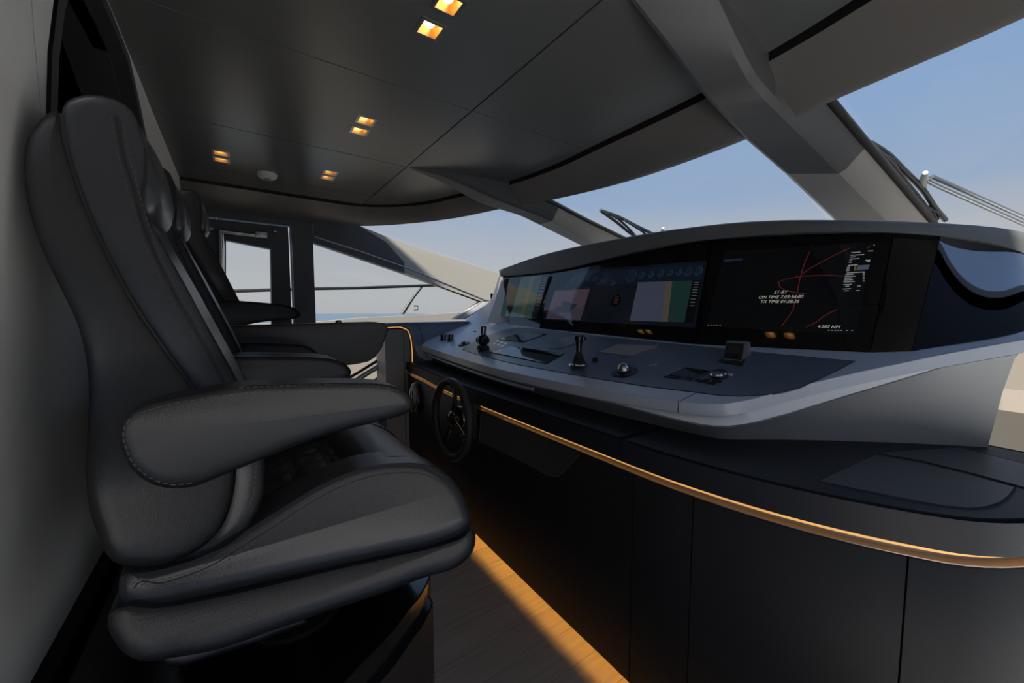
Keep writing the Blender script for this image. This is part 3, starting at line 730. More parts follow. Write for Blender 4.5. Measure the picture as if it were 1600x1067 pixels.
quad('video_bar', [bilin(vp, 0, 0), bilin(vp, 1, 0), bilin(vp, 1, .08), bilin(vp, 0, .08)], p2, em('bar_dark', (.02, .02, .025), 1), d2, .0028)
cp = [(997, 441), (1096, 438), (1083, 504), (984, 501)]
quad('chart_window', cp, p2, em('chart_lavender', (.085, .095, .15), 1), d2, .002)
quad('chart_land', [bilin(cp, .44, 0), bilin(cp, .54, 0), bilin(cp, .60, 1), bilin(cp, .50, 1)], p2, em('chart_land', (.13, .105, .09), 1), d2, .0024)
quad('chart_green', [bilin(cp, .54, 0), bilin(cp, .86, 0), bilin(cp, .86, 1), bilin(cp, .60, 1)], p2, em('chart_green', (.018, .055, .05), 1), d2, .0024)
quad('chart_bar', [bilin(cp, .86, 0), bilin(cp, 1, 0), bilin(cp, 1, 1), bilin(cp, .86, 1)], p2, em('bar_black', (.004, .005, .006), 1), d2, .0024)
pr = [line([bilin(cp, .89, t), bilin(cp, .97, t)], p2, .0018, .003) for t in (.05, .1, .16, .22, .28, .36, .44, .52, .6)]
v, f = combine(pr); tag(mesh('side_text', v, f, em('text_grey', (.16, .17, .18), 1), d2, smooth=0), kind='stuff')
pr = []; ringpx(.44, .60, .030, p2, pr, 0, 2*math.pi, .010); v, f = combine(pr); mesh('compass_dial', v, f, em('compass_dark', (.003, .003, .004), 1), d2, smooth=0)
pr = []; ringpx(.44, .60, .040, p2, pr, 0, 2*math.pi, .0015); v, f = combine(pr); mesh('compass_ring', v, f, em('compass_blue', (.02, .04, .055), 1), d2, smooth=0)
pr = []
for t in (.53, .57, .61, .65): pr.append(line([B2(.425, t), B2(.455, t)], p2, .0016, .0034))
v, f = combine(pr); mesh('compass_text', v, f, em('text_red', (.10, .03, .03), 1), d2, smooth=0)
# display 3
s3 = [(1132, 393), (1366, 379), (1337, 524), (1103, 509)]
quad('radar_page', s3, p3, em('page_black', (.0035, .0042, .006), 1), d3)
z5 = lambda L: [(1100+a*.1875, 370+b*.1875) for a, b in L]
red = em('chart_red', (.16, .018, .018), 1.6)
reds = [[(880, 125), (840, 210), (812, 300), (795, 370), (775, 470), (745, 600), (715, 650), (645, 745)], [(1220, 90), (1100, 145), (980, 210), (880, 265), (812, 312)],
        [(620, 375), (700, 348), (812, 328), (900, 324), (1050, 320), (1170, 328)], [(620, 375), (630, 415), (680, 450), (770, 465), (850, 475)], [(1105, 603), (1000, 660), (930, 715), (850, 755)], [(1385, 75), (1355, 100)]]
for L in reds:
    v, f = line(z5(L), p3, .0011); mesh('track_line', v, f, red, d3, smooth=0)
v, f = combine([line(z5([(1150, 440), (1080, 700)]), p3, .0006)]); mesh('panel_edge', v, f, em('line_grey', (.02, .02, .024), 1), d3, smooth=0)
tx = []
for y, x0, x1 in [(130, 1228, 1305), (118, 1365, 1410), (152, 1222, 1335), (168, 1218, 1262), (184, 1214, 1295), (199, 1210, 1235), (213, 1207, 1232), (195, 1345, 1385), (206, 1355, 1382),
                  (236, 1200, 1280), (252, 1192, 1215), (268, 1188, 1212), (282, 1184, 1210), (298, 1190, 1340), (314, 1178, 1245), (330, 1174, 1262), (345, 1170, 1232), (360, 1166, 1242), (375, 1162, 1255),
                  (398, 1160, 1232), (412, 1178, 1210), (410, 1276, 1306), (434, 1156, 1225), (450, 1170, 1205), (448, 1268, 1298)]:
    tx.append(line(z5([(x0, y+(x1-x0)*.02), (x1, y-(x1-x0)*.04)]), p3, .0013))
for y in (302, 318, 338, 352, 368): tx.append(line(z5([(1322, y), (1338, y-1)]), p3, .0013))
tx.append(line(z5([(1413, 70), (1423, 68)]), p3, .002))
for x in (36, 60, 85, 108, 135): tx.append(line(z5([(x-5, 735), (x+5, 735)]), p3, .0016))
for x in (1040, 1068, 1095, 1120, 1145, 1190, 1235): tx.append(line(z5([(x-7, 779), (x+7, 780)]), p3, .0013))
v, f = combine(tx); tag(mesh('data_text', v, f, em('text_white', (.30, .31, .33), 2), d3, smooth=0), kind='stuff')
quad('data_box', z5([(1278, 238), (1382, 232), (1368, 270), (1268, 280)]), p3, em('box_blue', (.12, .15, .24), 1), d3, .002)
quad('data_marks', z5([(1255, 242), (1268, 241), (1260, 282), (1250, 283)]), p3, em('mark_yellow', (.25, .2, .03), 1), d3, .002)
quad('menu_tab', z5([(172, 190), (325, 178), (315, 196), (165, 210)]), p3, em('tab_blue', (.025, .035, .075), 1), d3, .0016)
def text(s, px, hgt, pl, m, parent, shear=.22, name='lettering'):
    c = bpy.data.curves.new(name, 'FONT'); c.body = s; c.size = hgt; c.align_x = 'CENTER'; c.shear = shear
    t = bpy.data.objects.new('tmp', c); COL.objects.link(t); dg = bpy.context.evaluated_depsgraph_get(); dg.update()
    me = bpy.data.meshes.new_from_object(t.evaluated_get(dg)); bpy.data.objects.remove(t); bpy.data.curves.remove(c)
    n = pl[0]; e1 = Vector((0, -1, 0)); e1 = (e1-n*e1.dot(n)).normalized(); e2 = n.cross(e1); p = scr(px, pl, .0026)
    if e2.z < 0: e2 = -e2
    vs = [p+e1*v_.co.x+e2*v_.co.y for v_ in me.vertices]; fs2 = [tuple(q.vertices) for q in me.polygons]
    return mesh(name, vs, fs2, m, parent, smooth=0)
TW = em('text_bright', (.42, .42, .36), 2)
text('ST-BY', (1219, 458.5), .0172, p3, TW, d3); text('ON TIME 7.05:36:00', (1218, 466.2), .0172, p3, TW, d3); text('TX TIME 01:28:35', (1216.5, 473.2), .0172, p3, TW, d3)
text('4.262 NM', (1294, 512.5), .015, p3, TW, d3)

# ================================================================== DESK INSTRUMENTS
def dframe(px, yaw=0):
    c = desk(px); e1 = Vector((1, 0, SL)).normalized(); e2 = Vector((0, 1, 0)); return c, e1, e2
def flat_px(name, pxs, h, m, parent=None, off=.0016): 
    P = [desk(p, off) for p in pxs]; return prism(name, P, DN*h, m, parent, smooth=0)
def panel(label, pxs, m, rim=True, name='touch_panel', cat='panel'):
    c = sum([desk(p) for p in pxs], Vector())/len(pxs); t = thing(name, c, label, cat)
    flat_px('screen', pxs, .003, m, t)
    if rim: tube('bezel', [desk(p, .003) for p in pxs], .0022, BLK, t, seg=6, closed=True)
    return t
panel('small black touch panel at the back left of the desk, near the thrust lever', [(780, 530), (818, 519.5), (853, 522.5), (817, 534.5)], GLS)
panel('larger black touch panel in front, between lever and joystick', [(767, 550.5), (799, 541.2), (881, 553), (854, 568)], GLS)
panel('pale pink chart card on the desk behind the joystick', [(936, 550.5), (966, 538.5), (1028, 541), (986, 556.5)], mat('card', (.34, .30, .31), .5), rim=False, name='chart_card', cat='card')
t = thing('recessed_display', desk((1072, 584)), 'small recessed black display with a metal rim, right of the trackball', 'display')
flat_px('screen', [(1044, 587), (1069, 576), (1108, 580.5), (1082, 591.5)], .002, GLS, t)
tube('rim', [desk(p, .003) for p in [(1038, 588.5), (1068, 574.5), (1112, 580.5), (1083, 593.5)]], .0028, GUN, t, seg=6, closed=True)
# trackball
t = thing('trackball', desk((976, 582)), 'chrome trackball in a round black ring on the desk', 'trackball')
c = desk((976, 582))
lathe('ring', [(.001, 0), (.050, 0), (.052, .003), (.048, .005), (.03, .005), (.028, .003), (.001, .003)], c, DARK, t, axis=DN, seg=32)
lathe('ball', [(.026*math.sin(a), .010-.026*math.cos(a)) for a in [math.pi*k/14 for k in range(15)]], c+DN*.004, CHR, t, axis=DN, seg=24)
# joystick
c = desk((904, 572)); t = thing('joystick', c, 'black joystick with chrome base and rubber bellows, centre of the desk', 'joystick')
lathe('base', [(.001, 0), (.040, 0), (.046, .006), (.044, .012), (.034, .016), (.001, .016)], c, CHR, t, axis=(0, 0, 1), seg=32)
pr = [(.034, .016)]
for k in range(5): r_ = .032-.004*k; z_ = .018+.010*k; pr += [(r_, z_), (r_-.004, z_+.005), (r_-.003, z_+.008)]
lathe('bellows', pr+[(.012, .070), (.001, .070)], c, RUB, t, axis=(0, 0, 1), seg=28)
lathe('grip', [(.001, .066), (.013, .068), (.014, .085), (.017, .105), (.021, .125), (.023, .134), (.020, .140), (.001, .142)], c, mat('grip_black', (.012, .012, .012), .22, coat=.4), t, axis=(0, 0, 1), seg=24)
box('thumb_tab', (c.x-.008, c.y-.034, c.z+.120), (c.x+.012, c.y-.018, c.z+.134), GUN, t, bev=.003)
c = desk((930, 564)); t = thing('trim_switch', c, 'small square-topped black knob just right of the joystick', 'switch')
lathe('knob_base', [(.001, 0), (.014, 0), (.014, .006), (.001, .006)], c, DARK, t, axis=DN)
lathe('knob_cap', [(.001, .006), (.012, .006), (.013, .018), (.011, .020), (.001, .020)], c, GUN, t, axis=DN, seg=8)
# thrust lever
c = desk((755, 546)); t = thing('thrust_lever', c, 'black twin-knob thrust lever standing at the far left of the desk', 'lever')
lathe('foot', [(.001, 0), (.040, 0), (.040, .014), (.034, .026), (.001, .026)], c, RUB, t, axis=(0, 0, 1), seg=24)
v, f = g_lathe([(.038*math.sin(a), .062-.038*math.cos(a)) for a in [math.pi*k/14 for k in range(15)]], c, (0, 0, 1), 24); mesh('knob_body', v, f, mat('grip_black', (0, 0, 0)), t)
for s_ in (-1, 1):
    lathe('side_knob', [(.001, 0), (.022, 0), (.026, .008), (.024, .018), (.001, .020)], c+Vector((-.004, s_*.028, .060)), DARK, t, axis=(0, s_, 0), seg=20)
hp = [c+Vector((0, -.018, .092)), c+Vector((.004, -.019, .145)), c+Vector((.004, .019, .145)), c+Vector((0, .018, .092))]
tube('handle_loop', hp, .007, DARK, t, seg=8)
# small knobs far left
for n_, (px_, lab) in enumerate([((693, 531), 'left one of the two fluted grey caps at the far corner of the desk'), ((704, 532), 'right one of the two fluted grey caps at the far corner of the desk')]):
    c = desk(px_); t = thing('fluted_cap', c, lab, 'knob', 'fluted caps on the desk corner')
    lathe('cap_base', [(.001, 0), (.030, 0), (.030, .008), (.001, .008)], c, GUN, t, axis=(0, 0, 1))
    lathe('cap', [(.001, .008), (.022, .008), (.026, .040), (.022, .048), (.001, .048)], c, GUN, t, axis=(0, 0, 1), seg=10)
c = desk((725, 538)); t = thing('flush_socket', c, 'low dark oval socket with a centre stud, left of the thrust lever', 'socket')
lathe('plate', [(.001, 0), (.042, 0), (.040, .006), (.001, .006)], c, DARK, t, axis=DN); lathe('stud', [(.001, .006), (.014, .006), (.012, .022), (.001, .024)], c, GUN, t, axis=DN)
# buttons in two short rows
bt = [(781, 531.5), (787, 533.5), (779, 536.5), (786, 538.5), (775, 535), (782, 541), (792, 536)]
btm = mat('button_glow', (.5, .55, .6), .4, emit=(.3, .4, .5), estr=.35)
kb = thing('key_block', desk((782, 537)), 'block of tiny pale keys between thrust lever and back touch panel', 'keypad')
for i, px_ in enumerate([(778, 533), (784, 535), (790, 537), (773, 537), (779, 539), (785, 541)]):
    c = desk(px_, .0015); e1 = Vector((1, 0, SL)).normalized(); e2 = Vector((0, 1, 0))
    P = [c+e1*a*.008+e2*b*.008 for a, b in ((-1, -1), (1, -1), (1, 1), (-1, 1))]
    prism('key_button', P, DN*.003, btm, kb)
# round flush gauge behind joystick
c = desk((880, 536)); t = thing('compass_gauge', c, 'flush round dark compass gauge behind the joystick', 'gauge')
lathe('bezel', [(.085, 0), (.092, 0), (.092, .003), (.085, .003)], c+DN*.0015, GUN, t, axis=DN, seg=40); lathe('dial', [(.001, 0), (.084, 0), (.084, .002), (.001, .002)], c+DN*.0012, GLOSSB, t, axis=DN, seg=40)
# printed key pad
k6 = 270/1600
z6 = lambda L: [(930+a*k6, 520+b*k6) for a, b in L]
kp = thing('key_pad', desk((1010, 568)), 'faint printed key pad between chart card and recessed display', 'keypad')
kk = []
for (a, b) in [(375, 290), (400, 300), (425, 307), (450, 310), (470, 296), (490, 300), (440, 285), (415, 280)]:
    kk.append(z6([(a-10, b), (a+12, b+1)]))
pts = []
def dl_(pts, wd, off=.0026):
    P = [desk(p, off) for p in pts]; prt = []
    for a, b in zip(P, P[1:]):
        t_ = (b-a).normalized(); s = t_.cross(DN)*wd; prt.append(([a-s, b-s, b+s, a+s], [(0, 1, 2, 3)]))
    return combine(prt)
v, f = combine([dl_(q, .003) for q in kk]); tag(mesh('printed_keys', v, f, mat('print_grey', (.20, .23, .27), .5), kp, smooth=0), kind='stuff')
v, f = combine([dl_(z6([(a-12, b), (a+12, b+1)]), .002) for a, b in [(540, 240), (575, 228), (620, 232), (660, 240), (700, 235)]]); tag(mesh('printed_marks', v, f, mat('print_dim', (.13, .15, .18), .5), kp, smooth=0), kind='stuff')
v, f = dl_(z6([(530, 295), (570, 293)]), .003); mesh('blue_key', v, f, em('key_blue', (.05, .10, .45), 1), kp, smooth=0)
v, f = dl_(z6([(503, 302), (520, 303)]), .003); mesh('red_key', v, f, em('key_red', (.35, .08, .06), 1), kp, smooth=0)
# rotary controller with keys
c = desk(z6([(1145, 408)])[0]); t = thing('rotary_controller', c, 'chrome rotary dial with small black keys, right of the recessed display', 'dial')
lathe('dial_base', [(.001, 0), (.030, 0), (.030, .004), (.001, .004)], c, DARK, t, axis=DN, seg=28)
lathe('dial_knob', [(.001, .004), (.025, .004), (.027, .014), (.024, .019), (.001, .020)], c, CHR, t, axis=DN, seg=28)
for a, b in [(955, 440), (975, 452), (1000, 445), (1030, 458), (1060, 466), (1090, 470), (1040, 440), (1110, 450), (1150, 452), (1250, 392)]:
    q = desk(z6([(a, b)])[0], .0016); e1 = Vector((1, 0, SL)).normalized(); e2 = Vector((0, 1, 0))
    prism('key', [q+e1*i*.006+e2*j*.007 for i, j in ((-1, -1), (1, -1), (1, 1), (-1, 1))], DN*.003, BLK if a < 1200 else WHT, t)
# handset in its cradle
c = desk((1147, 563)); t = thing('handset', c, 'small grey handset standing in its cradle at the back right of the desk', 'handset')
hy0, hy1 = -.034, .034
body = [(-.012, 0), (.028, 0), (.050, .014), (.044, .060), (.039, .067), (.015, .070), (.008, .064)]
fr3 = lambda u, y, v: Vector((c.x+u, c.y+y, c.z+v))
puff('body', body, hy0, hy1, .006, mat('handset_grey', (.16, .17, .19), .4), t, seg=3, frame=fr3)
n_ = Vector((-.064, 0, .018)).normalized()
def hs(u, v_, o_=.001): 
    base = Vector((c.x-.012, c.y, c.z)); e2 = Vector((.018, 0, .064)); return base+e2*v_+Vector((0, -1, 0))*u*.030+n_*o_
prism('front', [hs(-1, .08), hs(1, .08), hs(1, .96), hs(-1, .96)], n_*.002, BLK, t); prism('screen', [hs(-.75, .38, .003), hs(.75, .38, .003), hs(.75, .8, .003), hs(-.75, .8, .003)], n_*.001, em('lcd', (.012, .013, .012), 1), t)
prism('cradle', [desk(p, .001) for p in [(1122, 566), (1133, 559), (1165, 563), (1160, 572)]], DN*.004, BLK, t)
for q in (-.5, 0, .5): 
    v, f = g_lathe([(.001, 0), (.004, 0), (.004, .002), (.001, .002)], hs(q, .2, .003), n_, 10); mesh('key', v, f, GUN, t)
c = desk((742, 518)); t = lathe('indicator_stud', [(.001, 0), (.010, 0), (.010, .004), (.001, .005)], c, BLK, None, axis=DN); tag(t, 'tiny black stud on the desk behind the thrust lever', 'stud')

# ================================================================== STEERING WHEEL
wc = PX(.90, (704.5, 654.5))[0]; R_ = .196
sw = thing('steering_wheel', wc, 'small black steering wheel with gunmetal spokes on the cabinet front', 'steering wheel')
wn_ = Vector((-1, 0, .04)).normalized(); we1 = Vector((0, 1, 0)); we2 = wn_.cross(we1).normalized()
if we2.z < 0: we2 = -we2
def wpt(a, r, o_=0): return wc+(we1*math.cos(a)+we2*math.sin(a))*r+wn_*o_
v, f = g_tube([wpt(2*math.pi*k/48, R_) for k in range(48)], .021, 14, True); mesh('rim', v, f, RUB, sw)
SPK = mat('spoke_gunmetal', (.30, .29, .28), .16, metal=1)
for ang in (100, 205, 300):
    a = math.radians(ang)
    for da in (-.09, .09):
        tube('spoke', [wpt(a+da*2.2, .035, -.012), wpt(a+da*1.1, .11, -.010), wpt(a+da, R_-.004, 0)], [.009, .007, .007], SPK, sw, seg=8)
    tube('rim_clasp', [wpt(a+t_, R_) for t_ in (-.13, -.065, 0, .065, .13)], .0205, SPK, sw, seg=14)
lathe('hub', [(.001, -.03), (.038, -.03), (.042, -.005), (.030, .006), (.001, .008)], wc, SPK, sw, axis=wn_, seg=28)
lathe('column', [(.03, -.03), (.028, -.07), (.045, -.075), (.048, -.10), (.052, -.105), (.052, -.125), (.001, -.125)], wc, DARK, sw, axis=wn_, seg=28)
cy = wc+Vector((.10, 0, 0))
box('mount_block', (.985, 1.74, .60), (1.03, 1.89, .785), BLK, sw, bev=.004)
lathe('column_collar', [(.040, 0), (.058, .006), (.062, .018), (.062, .030), (.056, .034), (.056, .044), (.040, .044)], (.938, wc.y, wc.z), GUN, sw, axis=(1, 0, 0), seg=28)
# cabinet handle seen left of the wheel
ph = PX(1.08, (650, 600), (653, 625), (648, 642)); t = thing('grab_handle', ph[1], 'chrome arched handle on the dark cabinet left of the steering wheel', 'handle')
v, f = g_loft([[p+Vector((dx, dy, 0)) for dx, dy in ((-.02, -s_), (.012, -s_), (.012, s_), (-.02, s_))] for p, s_ in ((ph[0]+Vector((0, 0, .01)), .012), (ph[0].lerp(ph[1], .4), .034), (ph[1], .044), (ph[1].lerp(ph[2], .6), .046), (ph[2], .042))]); o = mesh('plate', v, f, STL, t); bevel(o, .004)
tube('grip', spline([ph[0]+Vector((-.02, 0, 0)), ph[0].lerp(ph[1], .5)+Vector((-.045, 0, 0)), ph[1]+Vector((-.045, 0, 0)), ph[2]+Vector((-.02, 0, 0))], 10), .012, CHR, t)

# ================================================================== FAR-SIDE LOCKER with padded top
sl = thing('side_locker', (1.2, 3.2, 0), 'blue-grey padded side locker with taupe end panel under the side window', 'locker')
lx0 = PY(3.05, (592, 530))[0].x
zt = PY(3.10, (625, 505))[0].z
prof = [(.96, .02), (.96, zt-.05), (1.12, zt-.05), (1.15, zt-.09), (1.165, zt-.16), (1.17, .02)]
puff('end_panel', prof, 3.10, 3.33, .006, TAN, sl, seg=2)
tube('panel_seam', [(1.112, 3.098, .1), (1.112, 3.098, zt-.06)], .002, BLK, sl, seg=6)
v, f = g_tube(spline([(.965, 3.10, zt-.036), (1.10, 3.10, zt-.036), (1.145, 3.10, zt-.06), (1.168, 3.10, zt-.12), (1.178, 3.10, zt-.2), (1.18, 3.10, .80)], 30), .0042, 8); mesh('edge_light', v, f, LED, sl)
pad = [(.95, zt-.028), (.95, zt), (1.2, zt+.002), (2.3, zt+.01), (2.3, .86), (1.28, .86), (1.235, .89), (1.205, .96), (1.19, 1.05), (1.165, zt-.05), (1.13, zt-.028)]
pad = [(1.0*a, b) for a, b in pad]
puff('padded_liner', pad, 3.09, 3.345, .018, BLUE, sl, seg=4)
tube('liner_seam', spline([(1.235, 3.088, zt-.01), (1.262, 3.086, 1.05), (1.28, 3.086, .93), (1.31, 3.086, .88)], 16), .0022, BLK, sl, seg=6)

# ================================================================== SEAT PLINTH
PZH = .46
pp = [PZ(PZH, p)[0] for p in [(673, 900), (668, 912), (655, 935), (640, 952), (615, 985), (590, 1012), (560, 1042), (537, 1067)]]
pl_out = [(.47, 3.0), (.475, 2.2), (.47, 1.5), (.465, 1.25)]+[(p.x, p.y) for p in pp]+[(.05, .80), (-.12, .755), (-.3, .735), (-.365, .735), (-.365, 3.0)]
sp_ = thing('seat_plinth', (.1, 1.7, 0), 'black lacquered plinth with a rounded end carrying the helm chairs', 'plinth')
slab('plinth_top', pl_out, PZH-.045, PZH, .004, GLOSSB, sp_)
ins = inset2(pl_out, .022); slab('shadow_gap', ins, PZH-.085, PZH-.045, .001, BLK, sp_)
slab('plinth_body', inset2(pl_out, -.006), 0, PZH-.085, .004, mat('plinth_lacquer', (.022, .020, .018), .3), sp_)

# ================================================================== HELM CHAIRS
YB = .86
def side(y, pts): return [(p.x, p.z) for p in PY(y, *pts)]
def sm_prof(y, pts, n=90): return [(p.x, p.z) for p in spline(PY(y, *pts), n, True)]
BACK = ('back_shell', 'back_cushion', 'back_pad', 'piping', 'headrest_roll', 'seam', 'stitching')
def taper(o):
    base = worigin(o.parent)
    for vt in o.data.vertices:
        p = vt.co+base+Vector(o.location)-Vector(o.location); p = vt.co+base
        z = p.z
        t1 = min(1, max(0, (z-.95)/.22)); t1 = t1*t1*(3-2*t1); t2 = min(1, max(0, (z-1.2)/.3)); t2 = t2*t2*(3-2*t2)
        w_ = .2425-.075*t1-.045*t2; yn = 1.1025-w_; k = yn/.86; t = (p.y-.86)/.485
        vt.co = Vector((p.x*k, yn+t*2*w_, 1.25+(p.z-1.25)*k))-base
    o.data.update()
def chair():
    root = thing('helm_chair', (.12, 1.11, PZH), 'nearest black leather helm chair, largest in view', 'chair', 'helm chairs in a row')
    y0, y1 = .86, 1.345
    shell = [(89, 171), (60, 192), (45, 216), (39, 250), (42, 300), (52, 350), (70, 398), (100, 460), (121, 505), (133, 550), (139, 600), (137, 680), (135, 751), (142, 800), (154, 835), (165, 862), (180, 878), (215, 884), (262, 880), (310, 858), (345, 825), (362, 785), (369, 740), (372, 700), (345, 650), (303, 605), (276, 570), (248, 530), (225, 500), (207, 470), (186, 432), (167, 395), (146, 350), (127, 304), (110, 252), (99, 208)]
    cush = [(97, 170), (103, 159), (118, 151), (150, 148), (178, 154), (202, 168), (214, 188), (224, 216), (228, 250), (226, 285), (224, 318), (240, 356), (262, 396), (288, 442), (318, 498), (347, 550), (376, 604), (398, 650), (412, 700), (413, 745), (408, 785), (392, 818), (370, 842), (340, 860), (300, 872), (262, 880), (300, 862), (335, 835), (352, 800), (362, 750), (360, 700), (340, 655), (300, 602), (250, 532), (205, 464), (166, 392), (127, 304), (110, 252), (100, 208)]
    puff('back_shell', sm_prof(y0, shell, 110), y0-.002, y1+.002, .022, LEA2, root, seg=7, r1=.045)
    cp_ = sm_prof(y0, cush, 130)
    puff('back_cushion', cp_, y0+.001, y1-.001, .014, LEA, root, seg=7, r1=.055)
    # piping between shell and cushion
    pipe = [(96, 178), (99, 208), (110, 252), (127, 304), (146, 350), (167, 395), (207, 470), (248, 532), (276, 570), (303, 608)]
    tube('piping', spline([p+Vector((0, -.002, 0)) for p in PY(y0, *pipe)], 50), .0028, PIPE, root, seg=8)
    # front pads of the backrest
    fpad = [(243, 326), (262, 366), (281, 404), (300, 440), (320, 477), (340, 515), (363, 558), (385, 602), (403, 655), (412, 700), (396, 712), (372, 660), (340, 590), (300, 520), (260, 440), (232, 380), (226, 335)]
    for a, b in ((y0+.055, y0+.165), (y0+.17, y1-.17), (y1-.165, y1-.055)):
        puff('back_pad', [(x-.022, z) for x, z in sm_prof(y0, fpad, 60)], a, b, .012, LEA, root, seg=4)
    # headrest roll, bulging forward
    c = PY(.86, (207, 256))[0]
    rr = []
    L0, L1 = y0+.04, y1-.11
    for k in range(17):
        a = math.pi*k/16; s_ = (math.sin(a))**.27; yv = L0+(L1-L0)*(1-math.cos(a))/2
        rr.append([Vector((c.x-.004+.037*s_*math.cos(t)-.014*math.sin(t), yv, c.z+.088*s_*math.sin(t))) for t in [2*math.pi*j/28 for j in range(28)]])
    v, f = g_loft(rr); mesh('headrest_roll', v, f, LEA, root, smooth=70)
    # stitching on the near side of the backrest: a seam line with a row of stitches each side
    seam = [(182, 182), (186, 205), (191, 235), (205, 285), (216, 325), (230, 370), (262, 440), (300, 508), (338, 575), (352, 602)]
    sp1 = spline([p+Vector((0, -.0012, 0)) for p in PY(y0+.001, *seam)], 60)
    tube('seam', sp1, .0012, PIPE, root, seg=6)
    prt = []
    for d in (-.006, .006): prt.append(g_stitch([p+Vector((d, 0, d*.3)) for p in sp1], (0, -1, 0)))
    low = [(412, 716), (411, 745), (407, 772), (396, 800)]
    prt.append(g_stitch([p+Vector((-.012, -.0005, 0)) for p in spline(PY(y0, *low), 16)], (0, -1, 0)))
    v, f = combine(prt); tag(mesh('stitching', v, f, THR, root, smooth=0), kind='stuff')
    # seat
    cushc = [(182, 912), (188, 900), (240, 890), (330, 862), (400, 835), (470, 800), (540, 772), (590, 752), (640, 738), (670, 738), (696, 748), (716, 764), (729, 790), (733, 818), (722, 832), (695, 844), (600, 866), (498, 888), (400, 910), (300, 932), (210, 944), (186, 930)]
    front_roll = [(560, 762), (585, 732), (616, 722), (645, 722), (675, 730), (700, 746), (720, 768), (731, 795), (733, 818), (715, 830), (640, 840), (590, 820)]
    bolst = [(186, 915), (190, 897), (225, 893), (268, 884), (320, 866), (374, 834), (430, 799), (485, 765), (537, 740), (580, 727), (625, 722), (662, 724), (694, 738), (716, 762), (729, 790), (733, 818), (722, 831), (695, 843), (600, 866), (498, 888), (400, 910), (300, 932), (208, 944), (188, 932)]
    puff('seat_cushion', sm_prof(y0, cushc), y0+.02, y1-.02, .02, LEAD, root)
    puff('front_roll', sm_prof(y0, front_roll, 50), y0+.045, y1-.045, .02, LEA, root)
    bp_ = sm_prof(y0, bolst, 110)
    puff('seat_bolster', bp_, y0-.004, y0+.085, .021, LEA, root, seg=7, r1=.03)
    puff('seat_bolster', bp_, y1-.085, y1+.004, .021, LEA, root, seg=7, r1=.03)
    ins_ = inset2(bp_, .023); xa_, xb_ = PY(y0, (205, 918))[0].x, PY(y0, (716, 760))[0].x
    zmid = lambda x: .79+.0*x
    up_ = [(q, b_) for q, b_ in zip(ins_, bp_)]
    n_b = len(bp_); topi = [k_ for k_ in range(n_b) if (bp_[(k_+1) % n_b][0]-bp_[k_-1][0]) > 0 and xa_ < ins_[k_][0] < xb_]
    sseam = sorted([ins_[k_] for k_ in topi])
    ss = spline([Vector((x, y0-.0052, z)) for x, z in sseam[::2]], 90)
    tube('seat_seam', ss, .0013, PIPE, root, seg=6)
    v, f = combine([g_stitch([p+Vector((-.002*s_, -.0006, .0055*s_)) for p in ss], (0, -1, .2)) for s_ in (-1, 1)])
    tag(mesh('seat_stitching', v, f, THR, root, smooth=0), kind='stuff')
    # quilted pads on the seat
    tp = sm_prof(y0, cushc)
    def ztop(x):
        zs = [a[1]+(b[1]-a[1])*(x-a[0])/(b[0]-a[0]) for a, b in zip(tp, tp[1:]+tp[:1]) if (a[0]-x)*(b[0]-x) <= 0 and abs(a[0]-b[0]) > 1e-6]
        return max(zs)
    yl, yh = y0+.085, y1-.085
    xs_ = [.02, .10, .18, .26]; nyy = 4
    for i in range(len(xs_)-1+0):
        for j in range(nyy):
            xa, xb = xs_[i]+.001, xs_[i+1]-.001; ya = yl+(yh-yl)*j/nyy+.001; yb = yl+(yh-yl)*(j+1)/nyy-.001; n = 6; vs = []; fs2 = []
            for p in range(n+1):
                for q in range(n+1):
                    u, w_ = p/n, q/n; x = xa+(xb-xa)*u; h = (1-(2*u-1)**8)*(1-(2*w_-1)**8)*.008-.003
                    vs.append((x, ya+(yb-ya)*w_, ztop(x)+h))
            for p in range(n):
                for q in range(n): a = p*(n+1)+q; fs2.append((a, a+1, a+n+2, a+n+1))
            mesh('seat_pad', vs, fs2, LEAD, root, smooth=60)
    # seat pan
    pan = [(185, 946), (240, 946), (320, 934), (420, 912), (520, 888), (620, 866), (700, 846), (724, 836), (737, 822), (741, 838), (738, 855), (722, 876), (698, 889), (672, 896), (600, 922), (500, 955), (400, 990), (340, 1010), (280, 1021), (226, 1028), (200, 1018), (180, 995), (170, 970), (174, 952)]
    puff('seat_pan', sm_prof(y0-.004, pan, 100), y0-.012, y1+.012, .020, LEA2, root, seg=5)
    under = [(238, 1020), (262, 1041), (290, 1040), (400, 1005), (480, 975), (470, 960), (300, 1000)]
    puff('seat_slide', side(y0+.03, under), y0+.03, y1-.03, .008, DARK, root, seg=3)
    # arms
    armp = [(187, 674), (192, 658), (205, 645), (228, 634), (256, 626), (318, 614), (374, 604), (450, 600), (547, 598), (590, 599), (615, 603), (633, 612), (645, 626), (644, 638), (632, 646), (600, 656), (550, 668), (498, 683), (450, 700), (410, 716), (374, 731), (338, 746), (303, 759), (275, 762), (246, 758), (222, 746), (205, 730), (193, 705)]
